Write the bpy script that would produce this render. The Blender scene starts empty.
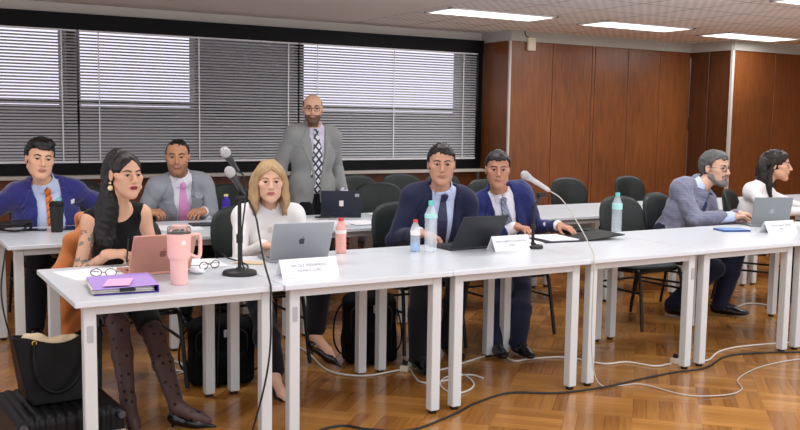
import bpy, math, random
import numpy as np
from mathutils import Vector, Matrix
from mathutils.bvhtree import BVHTree
random.seed(4); rng = np.random.default_rng(4)
S = bpy.context.scene; COL = S.collection
PI = math.pi
def V(*a): return np.array(a, float)
def nrm(v): return v / (np.linalg.norm(v) + 1e-12)

# ---------------------------------------------------------------- materials
M = {}
def mat(name, col, rough=.5, metal=0., bump=None, spec=.5, alpha=1., trans=0., emit=None, est=0., sheen=0., coat=0., ior=1.45, var=None):
    """var=(scale, amount): soft colour variation; bump=(scale, strength)"""
    m = bpy.data.materials.new(name); m.use_nodes = True
    nt = m.node_tree; b = nt.nodes['Principled BSDF']
    c = (*col, 1) if len(col) == 3 else col
    b.inputs['Base Color'].default_value = c
    b.inputs['Roughness'].default_value = rough; b.inputs['Metallic'].default_value = metal
    b.inputs['Specular IOR Level'].default_value = spec; b.inputs['Alpha'].default_value = alpha
    b.inputs['Transmission Weight'].default_value = trans; b.inputs['IOR'].default_value = ior
    b.inputs['Sheen Weight'].default_value = sheen; b.inputs['Coat Weight'].default_value = coat
    if emit: b.inputs['Emission Color'].default_value = (*emit, 1); b.inputs['Emission Strength'].default_value = est
    tc = None
    if var or bump:
        tc = nt.nodes.new('ShaderNodeTexCoord')
    if var:
        n = nt.nodes.new('ShaderNodeTexNoise'); n.inputs['Scale'].default_value = var[0]; n.inputs['Detail'].default_value = 4
        nt.links.new(tc.outputs['Object'], n.inputs['Vector'])
        mx = nt.nodes.new('ShaderNodeMix'); mx.data_type = 'RGBA'
        mx.inputs[6].default_value = (*[max(0, x * (1 - var[1])) for x in c[:3]], 1)
        mx.inputs[7].default_value = (*[min(1, x * (1 + var[1])) for x in c[:3]], 1)
        nt.links.new(n.outputs['Fac'], mx.inputs[0]); nt.links.new(mx.outputs[2], b.inputs['Base Color'])
    if bump:
        n = nt.nodes.new('ShaderNodeTexNoise'); n.inputs['Scale'].default_value = bump[0]; n.inputs['Detail'].default_value = 3
        nt.links.new(tc.outputs['Object'], n.inputs['Vector'])
        bp = nt.nodes.new('ShaderNodeBump'); bp.inputs['Strength'].default_value = bump[1]; bp.inputs['Distance'].default_value = .01
        nt.links.new(n.outputs['Fac'], bp.inputs['Height']); nt.links.new(bp.outputs['Normal'], b.inputs['Normal'])
    M[name] = m
    return m
def srgb(h):
    h = h.lstrip('#'); r = [int(h[i:i+2], 16) / 255 for i in (0, 2, 4)]
    return tuple((x / 12.92 if x <= .04045 else ((x + .055) / 1.055) ** 2.4) for x in r)
class NT:
    def __init__(s, m): s.t = m.node_tree; s.b = s.t.nodes.get('Principled BSDF')
    def n(s, typ, **kw):
        n = s.t.nodes.new('ShaderNode' + typ)
        for k, v in kw.items(): setattr(n, k, v)
        return n
    def l(s, a, b): s.t.links.new(a, b)
    def val(s, sock, v):
        if isinstance(v, (int, float)): sock.default_value = v
        else: s.l(v, sock)
    def m(s, op, a, b=0., c=None):
        n = s.n('Math', operation=op); s.val(n.inputs[0], a); s.val(n.inputs[1], b)
        if c is not None: s.val(n.inputs[2], c)
        return n.outputs[0]
    def mix(s, f, a, b):
        n = s.n('Mix', data_type='RGBA'); s.val(n.inputs[0], f)
        for i, q in ((6, a), (7, b)):
            if isinstance(q, tuple): n.inputs[i].default_value = (*q, 1)
            else: s.l(q, n.inputs[i])
        return n.outputs[2]
    def xyz(s, kind='Object'):
        tc = s.n('TexCoord'); sp = s.n('SeparateXYZ'); s.l(tc.outputs[kind], sp.inputs[0]); return tc.outputs[kind], sp.outputs
# ---------------------------------------------------------------- tagging / objects
def tag(o, label=None, cat=None, group=None, kind=None):
    if label: o['label'] = label
    if cat: o['category'] = cat
    if group: o['group'] = group
    if kind: o['kind'] = kind
    return o
def thing(name, label, cat, loc=(0, 0, 0), rz=0., group=None):
    o = bpy.data.objects.new(name, None); COL.objects.link(o); o.empty_display_size = .1
    o.location = loc; o.rotation_euler = (0, 0, rz)
    return tag(o, label, cat, group)
def mesh_obj(name, verts, faces, material, parent=None, smooth=False, mats=None, fmat=None, loc=None, rz=0.):
    me = bpy.data.meshes.new(name)
    if isinstance(verts, np.ndarray) and isinstance(faces, np.ndarray):
        nv, nf, k = len(verts), len(faces), faces.shape[1]
        me.vertices.add(nv); me.vertices.foreach_set('co', verts.astype(np.float32).ravel())
        me.loops.add(nf * k); me.loops.foreach_set('vertex_index', faces.astype(np.int32).ravel())
        me.polygons.add(nf); me.polygons.foreach_set('loop_start', np.arange(0, nf * k, k, dtype=np.int32))
        me.polygons.foreach_set('loop_total', np.full(nf, k, np.int32))
        me.update(calc_edges=True); me.validate()
    else:
        me.from_pydata([tuple(map(float, v)) for v in verts], [], [tuple(int(i) for i in f) for f in faces]); me.update()
    for mm in (mats or [material]): me.materials.append(M[mm] if isinstance(mm, str) else mm)
    if fmat is not None: me.polygons.foreach_set('material_index', np.asarray(fmat, np.int32))
    if smooth is True: me.polygons.foreach_set('use_smooth', np.ones(len(me.polygons), bool))
    elif isinstance(smooth, (list, np.ndarray)): me.polygons.foreach_set('use_smooth', np.asarray(smooth, bool))
    o = bpy.data.objects.new(name, me); COL.objects.link(o)
    if parent is not None: o.parent = parent
    if loc is not None: o.location = loc; o.rotation_euler = (0, 0, rz)
    return o
def catmull(pts, n=6):
    P = [np.array(p, float) for p in pts]
    if len(P) < 3: return P
    P = [2 * P[0] - P[1]] + P + [2 * P[-1] - P[-2]]; out = []
    for i in range(1, len(P) - 2):
        for j in range(n):
            t = j / n; a, b, c, d = P[i-1:i+3]
            out.append(.5 * ((2*b) + (-a+c)*t + (2*a-5*b+4*c-d)*t*t + (-a+3*b-3*c+d)*t**3))
    out.append(P[-2]); return out
class MB:
    def __init__(s): s.v = []; s.f = []; s.sm = []; s.mi = []; s.cur = 0
    def add(s, vs, fs, smooth=False):
        o = len(s.v); s.v += [np.array(v, float) for v in vs]; s.f += [tuple(i + o for i in f) for f in fs]
        s.sm += [smooth] * len(fs); s.mi += [s.cur] * len(fs); return s
    def box(s, a, b, bev=0., rot=None, org=None):
        """axis box from a to b, chamfered edges; rot: 3x3 applied about org"""
        a = np.minimum(a, b).astype(float), np.maximum(a, b).astype(float); lo, hi = a
        e = min(bev, .49 * min(hi - lo)) if bev else 0
        if not e:
            vs = [V(x, y, z) for x in (lo[0], hi[0]) for y in (lo[1], hi[1]) for z in (lo[2], hi[2])]
            fs = [(0,1,3,2),(4,6,7,5),(0,4,5,1),(2,3,7,6),(0,2,6,4),(1,5,7,3)]
        else:
            vs = []; idx = {}
            for sx in (0, 1):
                for sy in (0, 1):
                    for sz in (0, 1):
                        for ax in range(3):
                            p = [hi[i] - e if q else lo[i] + e for i, q in enumerate((sx, sy, sz))]
                            p[ax] = hi[ax] if (sx, sy, sz)[ax] else lo[ax]
                            idx[(sx, sy, sz, ax)] = len(vs); vs.append(np.array(p))
            fs = []
            for ax in range(3):
                b1, b2 = [i for i in range(3) if i != ax]
                for sd in (0, 1):
                    q = []
                    for u, w in ((0,0),(1,0),(1,1),(0,1)):
                        k = [0,0,0]; k[ax] = sd; k[b1] = u; k[b2] = w; q.append(idx[(*k, ax)])
                    fs.append(tuple(q))
                for u in (0, 1):
                    for w in (0, 1):
                        k0 = [0,0,0]; k0[b1] = u; k0[b2] = w; k1 = list(k0); k1[ax] = 1
                        fs.append((idx[(*k0, b1)], idx[(*k0, b2)], idx[(*k1, b2)], idx[(*k1, b1)]))
            for sx in (0,1):
                for sy in (0,1):
                    for sz in (0,1): fs.append(tuple(idx[(sx,sy,sz,ax)] for ax in range(3)))
            # consistent outward winding
            c = (lo + hi) / 2; ff = []
            for f in fs:
                p = [vs[i] for i in f]; n = np.cross(p[1]-p[0], p[2]-p[0])
                ff.append(f if np.dot(n, sum(p)/len(p) - c) > 0 else f[::-1])
            fs = ff
        if rot is not None:
            o = (lo + hi) / 2 if org is None else np.array(org, float); vs = [o + rot @ (v - o) for v in vs]
        return s.add(vs, fs)
    def tube(s, pts, r, seg=8, smooth_path=0, cap=True, flat=1.):
        P = catmull(pts, smooth_path) if smooth_path else [np.array(p, float) for p in pts]
        n = len(P); rs = r if hasattr(r, '__len__') else [r] * n
        if len(rs) != n: rs = np.interp(np.linspace(0, 1, n), np.linspace(0, 1, len(rs)), rs)
        T = [nrm(P[min(i+1, n-1)] - P[max(i-1, 0)]) for i in range(n)]
        u = nrm(np.cross(T[0], V(0, 0, 1) if abs(T[0][2]) < .9 else V(1, 0, 0))); vs = []; fs = []
        for i in range(n):
            u = nrm(u - T[i] * np.dot(u, T[i])); w = np.cross(T[i], u)
            for k in range(seg):
                a = 2 * PI * k / seg; vs.append(P[i] + rs[i] * (math.cos(a) * u + flat * math.sin(a) * w))
        for i in range(n - 1):
            for k in range(seg):
                a, b = i * seg + k, i * seg + (k + 1) % seg; fs.append((a, b, b + seg, a + seg))
        if cap: fs += [tuple(range(seg))[::-1], tuple(range((n-1)*seg, n*seg))]
        return s.add(vs, fs, True)
    def lathe(s, prof, c=(0, 0, 0), seg=24, axis=None, sx=1., sy=1.):
        c = np.array(c, float); n = len(prof); vs = []; fs = []
        if axis is None: A, B, Z = V(1,0,0), V(0,1,0), V(0,0,1)
        else:
            Z = nrm(np.array(axis, float)); A = nrm(np.cross(Z, V(0,0,1) if abs(Z[2]) < .9 else V(1,0,0))); B = np.cross(Z, A)
        for r, z in prof:
            for k in range(seg):
                a = 2 * PI * k / seg; vs.append(c + A * r * sx * math.cos(a) + B * r * sy * math.sin(a) + Z * z)
        for i in range(n - 1):
            for k in range(seg):
                a, b = i * seg + k, i * seg + (k + 1) % seg; fs.append((a, b, b + seg, a + seg))
        if prof[0][0] > 1e-5: fs.append(tuple(range(seg))[::-1])
        if prof[-1][0] > 1e-5: fs.append(tuple(range((n-1)*seg, n*seg)))
        return s.add(vs, fs, True)
    def prism(s, poly, d, smooth=False):
        """poly: list of 3D points (planar); d: extrusion vector"""
        n = len(poly); P = [np.array(p, float) for p in poly]; d = np.array(d, float)
        fs = [tuple(range(n))[::-1], tuple(range(n, 2*n))] + [(i, (i+1) % n, (i+1) % n + n, i + n) for i in range(n)]
        return s.add(P + [p + d for p in P], fs, smooth)
    def xf(s, R, t, start=0):
        for i in range(start, len(s.v)): s.v[i] = R @ s.v[i] + np.array(t, float)
        return s
    def build(s, name, material, parent=None, mats=None, loc=None, rz=0.):
        o = mesh_obj(name, s.v, s.f, material, parent, smooth=s.sm if any(s.sm) else False, mats=mats, fmat=s.mi if mats else None, loc=loc, rz=rz)
        if any(s.sm):
            me = o.data
            try: me.set_sharp_from_angle(angle=math.radians(50))
            except Exception: pass
        return o
def RZ(a): c, s = math.cos(a), math.sin(a); return np.array([[c,-s,0],[s,c,0],[0,0,1.]])
def RX(a): c, s = math.cos(a), math.sin(a); return np.array([[1.,0,0],[0,c,-s],[0,s,c]])
def RY(a): c, s = math.cos(a), math.sin(a); return np.array([[c,0,s],[0,1.,0],[-s,0,c]])
def kids(o): return [c for c in bpy.data.objects if c.parent == o]
def dup(root, loc, rz, label=None, group=None):
    r = root.copy(); COL.objects.link(r); r.location = loc; r.rotation_euler = (0, 0, rz)
    if label: r['label'] = label
    if group: r['group'] = group
    for ch in kids(root):
        c = ch.copy(); COL.objects.link(c); c.parent = r
        for g in kids(ch):
            d = g.copy(); COL.objects.link(d); d.parent = c
    return r

# ---------------------------------------------------------------- signed-distance modelling (one continuous surface)
def smin(a, b, k):
    if k <= 0: return np.minimum(a, b)
    h = np.maximum(k - np.abs(a - b), 0) / k
    return np.minimum(a, b) - h * h * k * .25
class Cap:
    def __init__(s, a, b, ra, rb=None, k=.02, op='u'):
        s.a, s.b = np.array(a, float), np.array(b, float); s.ra, s.rb = ra, ra if rb is None else rb; s.k = k; s.op = op
    def bb(s):
        return np.minimum(s.a - s.ra, s.b - s.rb), np.maximum(s.a + s.ra, s.b + s.rb)
    def d(s, p):
        ba = s.b - s.a; t = np.clip(((p - s.a) @ ba) / (ba @ ba + 1e-12), 0, 1)
        return np.linalg.norm(p - s.a - t[:, None] * ba, axis=1) - (s.ra + (s.rb - s.ra) * t)
class Ell:
    def __init__(s, c, r, R=None, k=.02, op='u'):
        s.c = np.array(c, float); s.r = np.array(r, float); s.R = np.eye(3) if R is None else R; s.k = k; s.op = op
    def bb(s): m = max(s.r); return s.c - m, s.c + m
    def d(s, p):
        q = (p - s.c) @ s.R          # columns of R = local axes
        k0 = np.linalg.norm(q / s.r, axis=1); k1 = np.linalg.norm(q / (s.r ** 2), axis=1)
        return k0 * (k0 - 1) / (k1 + 1e-9)
class RBox:
    def __init__(s, c, h, r, R=None, k=.01, op='u'):
        s.c = np.array(c, float); s.h = np.array(h, float) - r; s.r = r; s.R = np.eye(3) if R is None else R; s.k = k; s.op = op
    def bb(s): m = np.linalg.norm(s.h) + s.r; return s.c - m, s.c + m
    def d(s, p):
        q = np.abs((p - s.c) @ s.R) - s.h
        return np.linalg.norm(np.maximum(q, 0), axis=1) + np.minimum(q.max(axis=1), 0) - s.r
class Fn:
    """op 's' subtract the region where fn<0, 'i' intersect"""
    def __init__(s, fn, k=.006, op='s'): s.fn = fn; s.k = k; s.op = op
    def d(s, p): return s.fn(p)
def sdf_mesh(prims, h, disp=None):
    us = [q for q in prims if q.op == 'u']
    lo = np.min([q.bb()[0] for q in us], axis=0) - 3 * h; hi = np.max([q.bb()[1] for q in us], axis=0) + 3 * h
    B = 8; nb = np.ceil((hi - lo) / (h * B)).astype(int) + 1; n = nb * B
    bi = np.stack(np.meshgrid(*[np.arange(k) for k in nb], indexing='ij'), -1).reshape(-1, 3)
    cen = lo + (bi + .5) * B * h - .5 * h; br = B * h * .87
    D = np.full(len(cen), 9.); pd = []
    for q in prims:
        if q.op == 'u': d = q.d(cen); pd.append(d); D = np.minimum(D, d)
        else: pd.append(None)
    keep = D < br * 1.5 + .03
    keep &= D > -(br * 1.5 + .035) if not any(q.op != 'u' for q in prims) else True
    F = np.where(D > 0, 1., -1.).astype(np.float32)
    G = np.empty(n, np.float32)
    Gb = G.reshape(nb[0], B, nb[1], B, nb[2], B)
    Gb[:] = F.reshape(nb)[:, None, :, None, :, None]
    ki = np.where(keep)[0]
    off = np.stack(np.meshgrid(*[np.arange(B)] * 3, indexing='ij'), -1).reshape(-1, 3)
    pts = (lo + (bi[ki][:, None, :] * B + off[None]) * h)            # K,512,3
    val = np.full((len(ki), B ** 3), 1.)
    for q, d0 in zip(prims, pd):
        if q.op == 'u':
            sel = d0[ki] < D[ki] + 2.6 * br + q.k
            if not sel.any(): continue
            d = q.d(pts[sel].reshape(-1, 3)).reshape(-1, B ** 3); val[sel] = smin(val[sel], d, q.k)
        else:
            d = q.d(pts.reshape(-1, 3)).reshape(-1, B ** 3)
            val = -smin(-val, d, q.k) if q.op == 's' else -smin(-val, -d, q.k)
    if disp is not None: val = val + disp(pts.reshape(-1, 3)).reshape(-1, B ** 3)
    blk = val.reshape(-1, B, B, B).astype(np.float32)
    for i, k in enumerate(ki): Gb[bi[k][0], :, bi[k][1], :, bi[k][2], :] = blk[i]
    ins = G < 0
    c8 = [ins[x:n[0]-1+x, y:n[1]-1+y, z:n[2]-1+z] for x in (0,1) for y in (0,1) for z in (0,1)]
    s8 = sum(c.astype(np.uint8) for c in c8); act = (s8 > 0) & (s8 < 8)
    ids = np.full(act.shape, -1, np.int64); ai = np.argwhere(act); ids[act] = np.arange(len(ai))
    co = np.array([(x, y, z) for x in (0,1) for y in (0,1) for z in (0,1)])
    vals = np.stack([G[ai[:,0]+c[0], ai[:,1]+c[1], ai[:,2]+c[2]] for c in co], 1).astype(float)
    acc = np.zeros((len(ai), 3)); cnt = np.zeros(len(ai))
    for a in range(8):
        for b in range(a + 1, 8):
            if np.abs(co[a] - co[b]).sum() != 1: continue
            m = (vals[:, a] < 0) != (vals[:, b] < 0); t = np.clip(vals[m, a] / (vals[m, a] - vals[m, b]), 0, 1)[:, None]
            acc[m] += co[a] + t * (co[b] - co[a]); cnt[m] += 1
    verts = lo + (ai + acc / np.maximum(cnt, 1)[:, None]) * h
    faces = []
    for ax in range(3):
        o1, o2 = [(1, 2), (2, 0), (0, 1)][ax]
        sl0 = [slice(1, -1)] * 3; sl0[ax] = slice(0, -1); sl1 = list(sl0); sl1[ax] = slice(1, None)
        a_, b_ = ins[tuple(sl0)], ins[tuple(sl1)]; e = np.argwhere(a_ != b_); flip = a_[a_ != b_]
        base = e.copy(); base[:, o1] += 1; base[:, o2] += 1
        q = []
        for d1, d2 in ((-1, -1), (0, -1), (0, 0), (-1, 0)):
            c = base.copy(); c[:, o1] += d1; c[:, o2] += d2; q.append(ids[c[:, 0], c[:, 1], c[:, 2]])
        q = np.stack(q, 1); q[~flip] = q[~flip][:, ::-1]; faces.append(q)
    faces = np.concatenate(faces); faces = faces[(faces >= 0).all(1)]
    return verts, faces
def wrinkle(amp, f=14., seed=0):
    r = np.random.default_rng(seed); ks = r.normal(size=(7, 3)) * f; ph = r.uniform(0, 6, 7)
    def fn(p):
        s = 0
        for k, q in zip(ks, ph): s = s + np.sin(p @ k + q + 1.5 * np.sin(p @ k[::-1] * .6))
        return s * amp / 3
    return fn
def decal(bvh, rows, direction, off=.004, thick=.003, nu=6, nv=4):
    """drape a strip: rows=[(left3d,right3d),...] projected along `direction` on the surface; gives verts, faces"""
    dn = nrm(np.array(direction, float)); R = []
    for i in range(len(rows) - 1):
        for j in range(nv):
            t = j / nv; R.append((rows[i][0] * (1-t) + rows[i+1][0] * t, rows[i][1] * (1-t) + rows[i+1][1] * t))
    R.append(rows[-1]); grid = []; last = 0.
    for a, b in R:
        line = []
        for k in range(nu + 1):
            p = a + (b - a) * k / nu; o = p - dn * .6
            hit = bvh.ray_cast(Vector(o), Vector(dn), 1.4)
            if hit[0] is None: line.append(None)
            else: line.append(np.dot(np.array(hit[0]) - p, dn))
        grid.append(line)
    med = [x for l in grid for x in l if x is not None]
    if not med: return [], []
    md = float(np.median(med))
    grid = np.array([[md if x is None or abs(x - md) > .13 else x for x in l] for l in grid])
    for _ in range(2):
        g = grid.copy(); g[1:-1] = np.minimum(g[1:-1], (grid[:-2] + 2 * grid[1:-1] + grid[2:]) / 4); grid = g
    vs = []
    for lay in (0, 1):
        for i, (a, b) in enumerate(R):
            for k in range(nu + 1): vs.append(a + (b - a) * k / nu + dn * (grid[i, k] - off + (lay * (thick + off) ) - (0 if lay else thick)))
    nr, nc = len(R), nu + 1; fs = []; N = nr * nc
    for i in range(nr - 1):
        for k in range(nc - 1):
            a = i * nc + k; fs.append((a, a + 1, a + nc + 1, a + nc)); fs.append((a + N, a + nc + N, a + nc + 1 + N, a + 1 + N))
    for i in range(nr - 1):
        for k in (0, nc - 1):
            a = i * nc + k; q = (a, a + nc, a + nc + N, a + N); fs.append(q if k == 0 else q[::-1])
    for k in range(nc - 1):
        for i in (0, nr - 1):
            a = i * nc + k; q = (a, a + N, a + 1 + N, a + 1); fs.append(q if i == 0 else q[::-1])
    return vs, fs
def bvh_of(verts, faces): return BVHTree.FromPolygons([Vector(v) for v in verts], [tuple(int(i) for i in f) for f in faces])
LAMP = 20
# ================================================================ camera, world, setting
cam = bpy.data.cameras.new('camera'); co = bpy.data.objects.new('camera', cam); COL.objects.link(co)
cam.sensor_width = 36; cam.lens = 926.7 / 800 * 36; cam.clip_start = .05; cam.clip_end = 200
def set_cam():
    p, r, H, yaw = .1023, .0146, 1.497, .53
    fw = V(math.sin(yaw)*math.cos(p), math.cos(yaw)*math.cos(p), -math.sin(p)); rt = V(math.cos(yaw), -math.sin(yaw), 0); up = np.cross(rt, fw)
    c, s = math.cos(r), math.sin(r); r2 = rt*c + up*s; u2 = up*c - rt*s
    co.matrix_world = Matrix([[r2[0], u2[0], -fw[0], 0], [r2[1], u2[1], -fw[1], 0], [r2[2], u2[2], -fw[2], H], [0, 0, 0, 1]])
set_cam(); S.camera = co
S.view_settings.view_transform = 'Standard'; S.view_settings.look = 'None'; S.view_settings.gamma = 1; S.view_settings.exposure = .05
S.view_settings.use_curve_mapping = False
w = bpy.data.worlds.new('World'); S.world = w; w.use_nodes = True
w.node_tree.nodes['Background'].inputs[0].default_value = (.93, .93, 1., 1); w.node_tree.nodes['Background'].inputs[1].default_value = 1.75
S.cycles.max_bounces = 6; S.cycles.diffuse_bounces = 4; S.cycles.glossy_bounces = 3; S.cycles.transmission_bounces = 6; S.cycles.transparent_max_bounces = 12
S.cycles.caustics_reflective = False; S.cycles.caustics_refractive = False; S.cycles.use_denoising = True
S.cycles.sample_clamp_indirect = 4

CZ = 2.55           # ceiling height
WY = 9.33           # window wall
def struct(name, mb, m, mats=None): o = mb.build(name, m, mats=mats); o['kind'] = 'structure'; return o
# --- materials of the setting
def wood_panel(name, c1, c2, rough=.35):
    m = mat(name, c1, rough); t = NT(m); vec, s = t.xyz()
    mp = t.n('Mapping'); mp.inputs['Scale'].default_value = (9, 9, .9); t.l(vec, mp.inputs['Vector'])
    n = t.n('TexNoise'); n.inputs['Scale'].default_value = 4; n.inputs['Detail'].default_value = 6; n.inputs['Distortion'].default_value = .6
    t.l(mp.outputs[0], n.inputs['Vector'])
    n2 = t.n('TexNoise'); n2.inputs['Scale'].default_value = .9; t.l(vec, n2.inputs['Vector'])
    f = t.m('ADD', t.m('MULTIPLY', n.outputs['Fac'], .6), t.m('MULTIPLY', n2.outputs['Fac'], .4))
    r = t.n('ValToRGB'); r.color_ramp.elements[0].position = .35; r.color_ramp.elements[1].position = .65
    r.color_ramp.elements[0].color = (*c1, 1); r.color_ramp.elements[1].color = (*c2, 1); t.l(f, r.inputs[0]); t.l(r.outputs[0], t.b.inputs['Base Color'])
    return m
wood_panel('wood_wall', srgb('#5e3419'), srgb('#7f4922'))
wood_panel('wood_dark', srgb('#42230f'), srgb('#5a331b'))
mat('plaster', srgb('#cfc9c0'), .7, var=(2, .04)); mat('plaster_grey', srgb('#a9a7a0'), .7)
mat('ceiling_white', srgb('#efedea'), .8)
mat('black_frame', srgb('#060607'), .5, spec=.2); mat('white_metal', srgb('#e4e4e8'), .35); mat('sill', srgb('#b9b3ab'), .5)
mat('dark_skirting', srgb('#2b1a12'), .5); mat('diffuser', (1, 1, 1), .5, emit=(1., .97, .9), est=2.6); mat('cream_plastic', srgb('#d8cfb8'), .5)
mat('outer_wall', srgb('#74746f'), .9, var=(1.2, .2)); mat('slat', srgb('#cfcfd2'), .45)
mat('glass', (.66, .64, .74), .02, trans=1., ior=1.02, spec=.2)
# parquet: squares of finger strips, grain turning by 90 degrees from square to square
m = mat('parquet', (.4, .2, .08), .16, spec=.5); t = NT(m); vec, s = t.xyz()
mp = t.n('Mapping'); mp.inputs['Rotation'].default_value = (0, 0, math.radians(45)); t.l(vec, mp.inputs['Vector'])
sp = t.n('SeparateXYZ'); t.l(mp.outputs[0], sp.inputs[0]); X, Y = sp.outputs[0], sp.outputs[1]
Q = .34
ix = t.m('FLOOR', t.m('DIVIDE', X, Q)); iy = t.m('FLOOR', t.m('DIVIDE', Y, Q))
chk = t.m('ABSOLUTE', t.m('MODULO', t.m('ADD', ix, iy), 2))
across = t.m('ADD', t.m('MULTIPLY', X, t.m('SUBTRACT', 1, chk)), t.m('MULTIPLY', Y, chk))
along = t.m('ADD', t.m('MULTIPLY', Y, t.m('SUBTRACT', 1, chk)), t.m('MULTIPLY', X, chk))
st = t.m('DIVIDE', across, Q / 5); sid = t.m('FLOOR', st); fr = t.m('FRACT', st)
cmb = t.n('CombineXYZ'); t.l(sid, cmb.inputs[0]); t.l(t.m('ADD', ix, t.m('MULTIPLY', iy, 7.3)), cmb.inputs[1]); t.l(chk, cmb.inputs[2])
wn = t.n('TexWhiteNoise', noise_dimensions='3D'); t.l(cmb.outputs[0], wn.inputs['Vector'])
cm2 = t.n('CombineXYZ'); t.l(t.m('MULTIPLY', along, 4), cm2.inputs[0]); t.l(t.m('MULTIPLY', across, 60), cm2.inputs[1]); t.l(wn.outputs[0], cm2.inputs[2])
gn = t.n('TexNoise'); gn.inputs['Scale'].default_value = 1; gn.inputs['Detail'].default_value = 4; t.l(cm2.outputs[0], gn.inputs['Vector'])
bn = t.n('TexNoise'); bn.inputs['Scale'].default_value = 1.3; t.l(vec, bn.inputs['Vector'])
fac = t.m('ADD', t.m('ADD', t.m('ADD', .05, t.m('MULTIPLY', wn.outputs[0], .24)), t.m('MULTIPLY', gn.outputs['Fac'], .36)), t.m('ADD', t.m('MULTIPLY', bn.outputs['Fac'], .2), t.m('MULTIPLY', chk, .10)))
rp = t.n('ValToRGB'); e = rp.color_ramp.elements; e[0].position = .2; e[0].color = (*srgb('#78471c'), 1); e[1].position = .85; e[1].color = (*srgb('#c9914f'), 1)
e2 = rp.color_ramp.elements.new(.5); e2.color = (*srgb('#a06d33'), 1); t.l(fac, rp.inputs[0])
gap = t.m('LESS_THAN', fr, .04); t.l(t.mix(t.m('MULTIPLY', gap, .5), rp.outputs[0], srgb('#4a2a10')), t.b.inputs['Base Color'])
t.l(t.m('ADD', .10, t.m('MULTIPLY', bn.outputs['Fac'], .18)), t.b.inputs['Roughness'])
# patterned ceiling tiles: 0.6 m grid with dark tees and a woven two-tone texture
m = mat('ceiling_tile', (.7, .68, .66), .85); t = NT(m); vec, s = t.xyz()
def frac_line(v, p, wd):
    f = t.m('FRACT', t.m('DIVIDE', v, p)); return t.m('MAXIMUM', t.m('LESS_THAN', f, wd), t.m('GREATER_THAN', f, 1 - wd))
grid = t.m('MAXIMUM', frac_line(t.m('ADD', s[0], -4.75), .65, .012), frac_line(t.m('ADD', s[1], -7.33), .6, .012))
wv = t.m('MULTIPLY', t.m('SINE', t.m('MULTIPLY', s[0], 2*PI/.11)), t.m('SINE', t.m('MULTIPLY', s[1], 2*PI/.11)))
wv = t.m('GREATER_THAN', wv, .1)
base = t.mix(t.m('MULTIPLY', wv, .75), srgb('#f4f4f4'), srgb('#dcd6d4'))
t.l(t.mix(t.m('MULTIPLY', grid, .8), base, srgb('#6c6560')), t.b.inputs['Base Color'])

# --- floor, ceiling
struct('floor', MB().box((-4, -3, -.1), (13.5, WY + .12, 0)), 'parquet')
mb = MB(); mb.box((-4, 2.2, CZ), (4.75, WY, CZ + .06)); mb.cur = 1; mb.box((4.75, 2.2, CZ), (13.5, WY + .4, CZ + .06)); struct('ceiling', mb, None, mats=['ceiling_white', 'ceiling_tile'])
# --- window wall : parapet, sill, black pelmet, plaster band over
YB = 9.25
mb = MB(); mb.box((-4, WY, 0), (6.55, WY + .12, .92)); struct('wall_back_lower', mb, 'wood_wall')
struct('trim_1', MB().box((-4, WY - .2, .89), (6.53, WY + .02, .925), .004), 'sill')
struct('trim_2', MB().box((-4, WY - .09, .925), (6.53, WY + .1, 1.03), .004), 'black_frame')
struct('trim_3', MB().box((-4, WY - .12, 2.30), (6.53, WY + .1, 2.452), .004), 'black_frame')
struct('wall_back_upper', MB().box((-4, WY - .02, 2.452), (6.6, WY + .12, CZ + .05)), 'plaster')
mb = MB(); mb.box((6.47, WY - .1, 1.0), (6.53, WY + .1, 2.32)); struct('trim_4', mb, 'black_frame')
# glazing and mullions of the three windows
for i, (xa, xb) in enumerate(((-3.9, 1.80), (1.80, 4.20), (4.20, 6.47))):
    wdw = bpy.data.objects.new('window_%d' % (i + 1), None); COL.objects.link(wdw); wdw['kind'] = 'structure'; wdw.location = (0, 0, 0)
    MB().box((xa + .02, WY + .06, 1.03), (xb - .02, WY + .066, 2.30)).build('pane', 'glass', wdw)
    fb = MB()
    for x in (xa, xb - .04): fb.box((x, WY + .03, 1.03), (x + .04, WY + .1, 2.30))
    fb.box((xa, WY + .03, 1.03), (xb, WY + .1, 1.06)); fb.box((xa, WY + .03, 1.60), (xb, WY + .1, 1.64)); fb.build('window_frame', 'black_frame', wdw)
# the wall outside that hides the sky behind the lower and the dark parts of the blinds
mb = MB(); y0, y1 = WY + .8, WY + 1.0
mb.box((-7, y0, -2), (14, y1, 1.60)); mb.box((-7, y0, 2.5), (14, y1, 5))
for xa, xb in ((1.86, 2.04), (3.27, 4.57), (6.84, 14)): mb.box((xa, y0, 1.4), (xb, y1, 2.8))
struct('wall_outside', mb, 'outer_wall')
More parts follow.
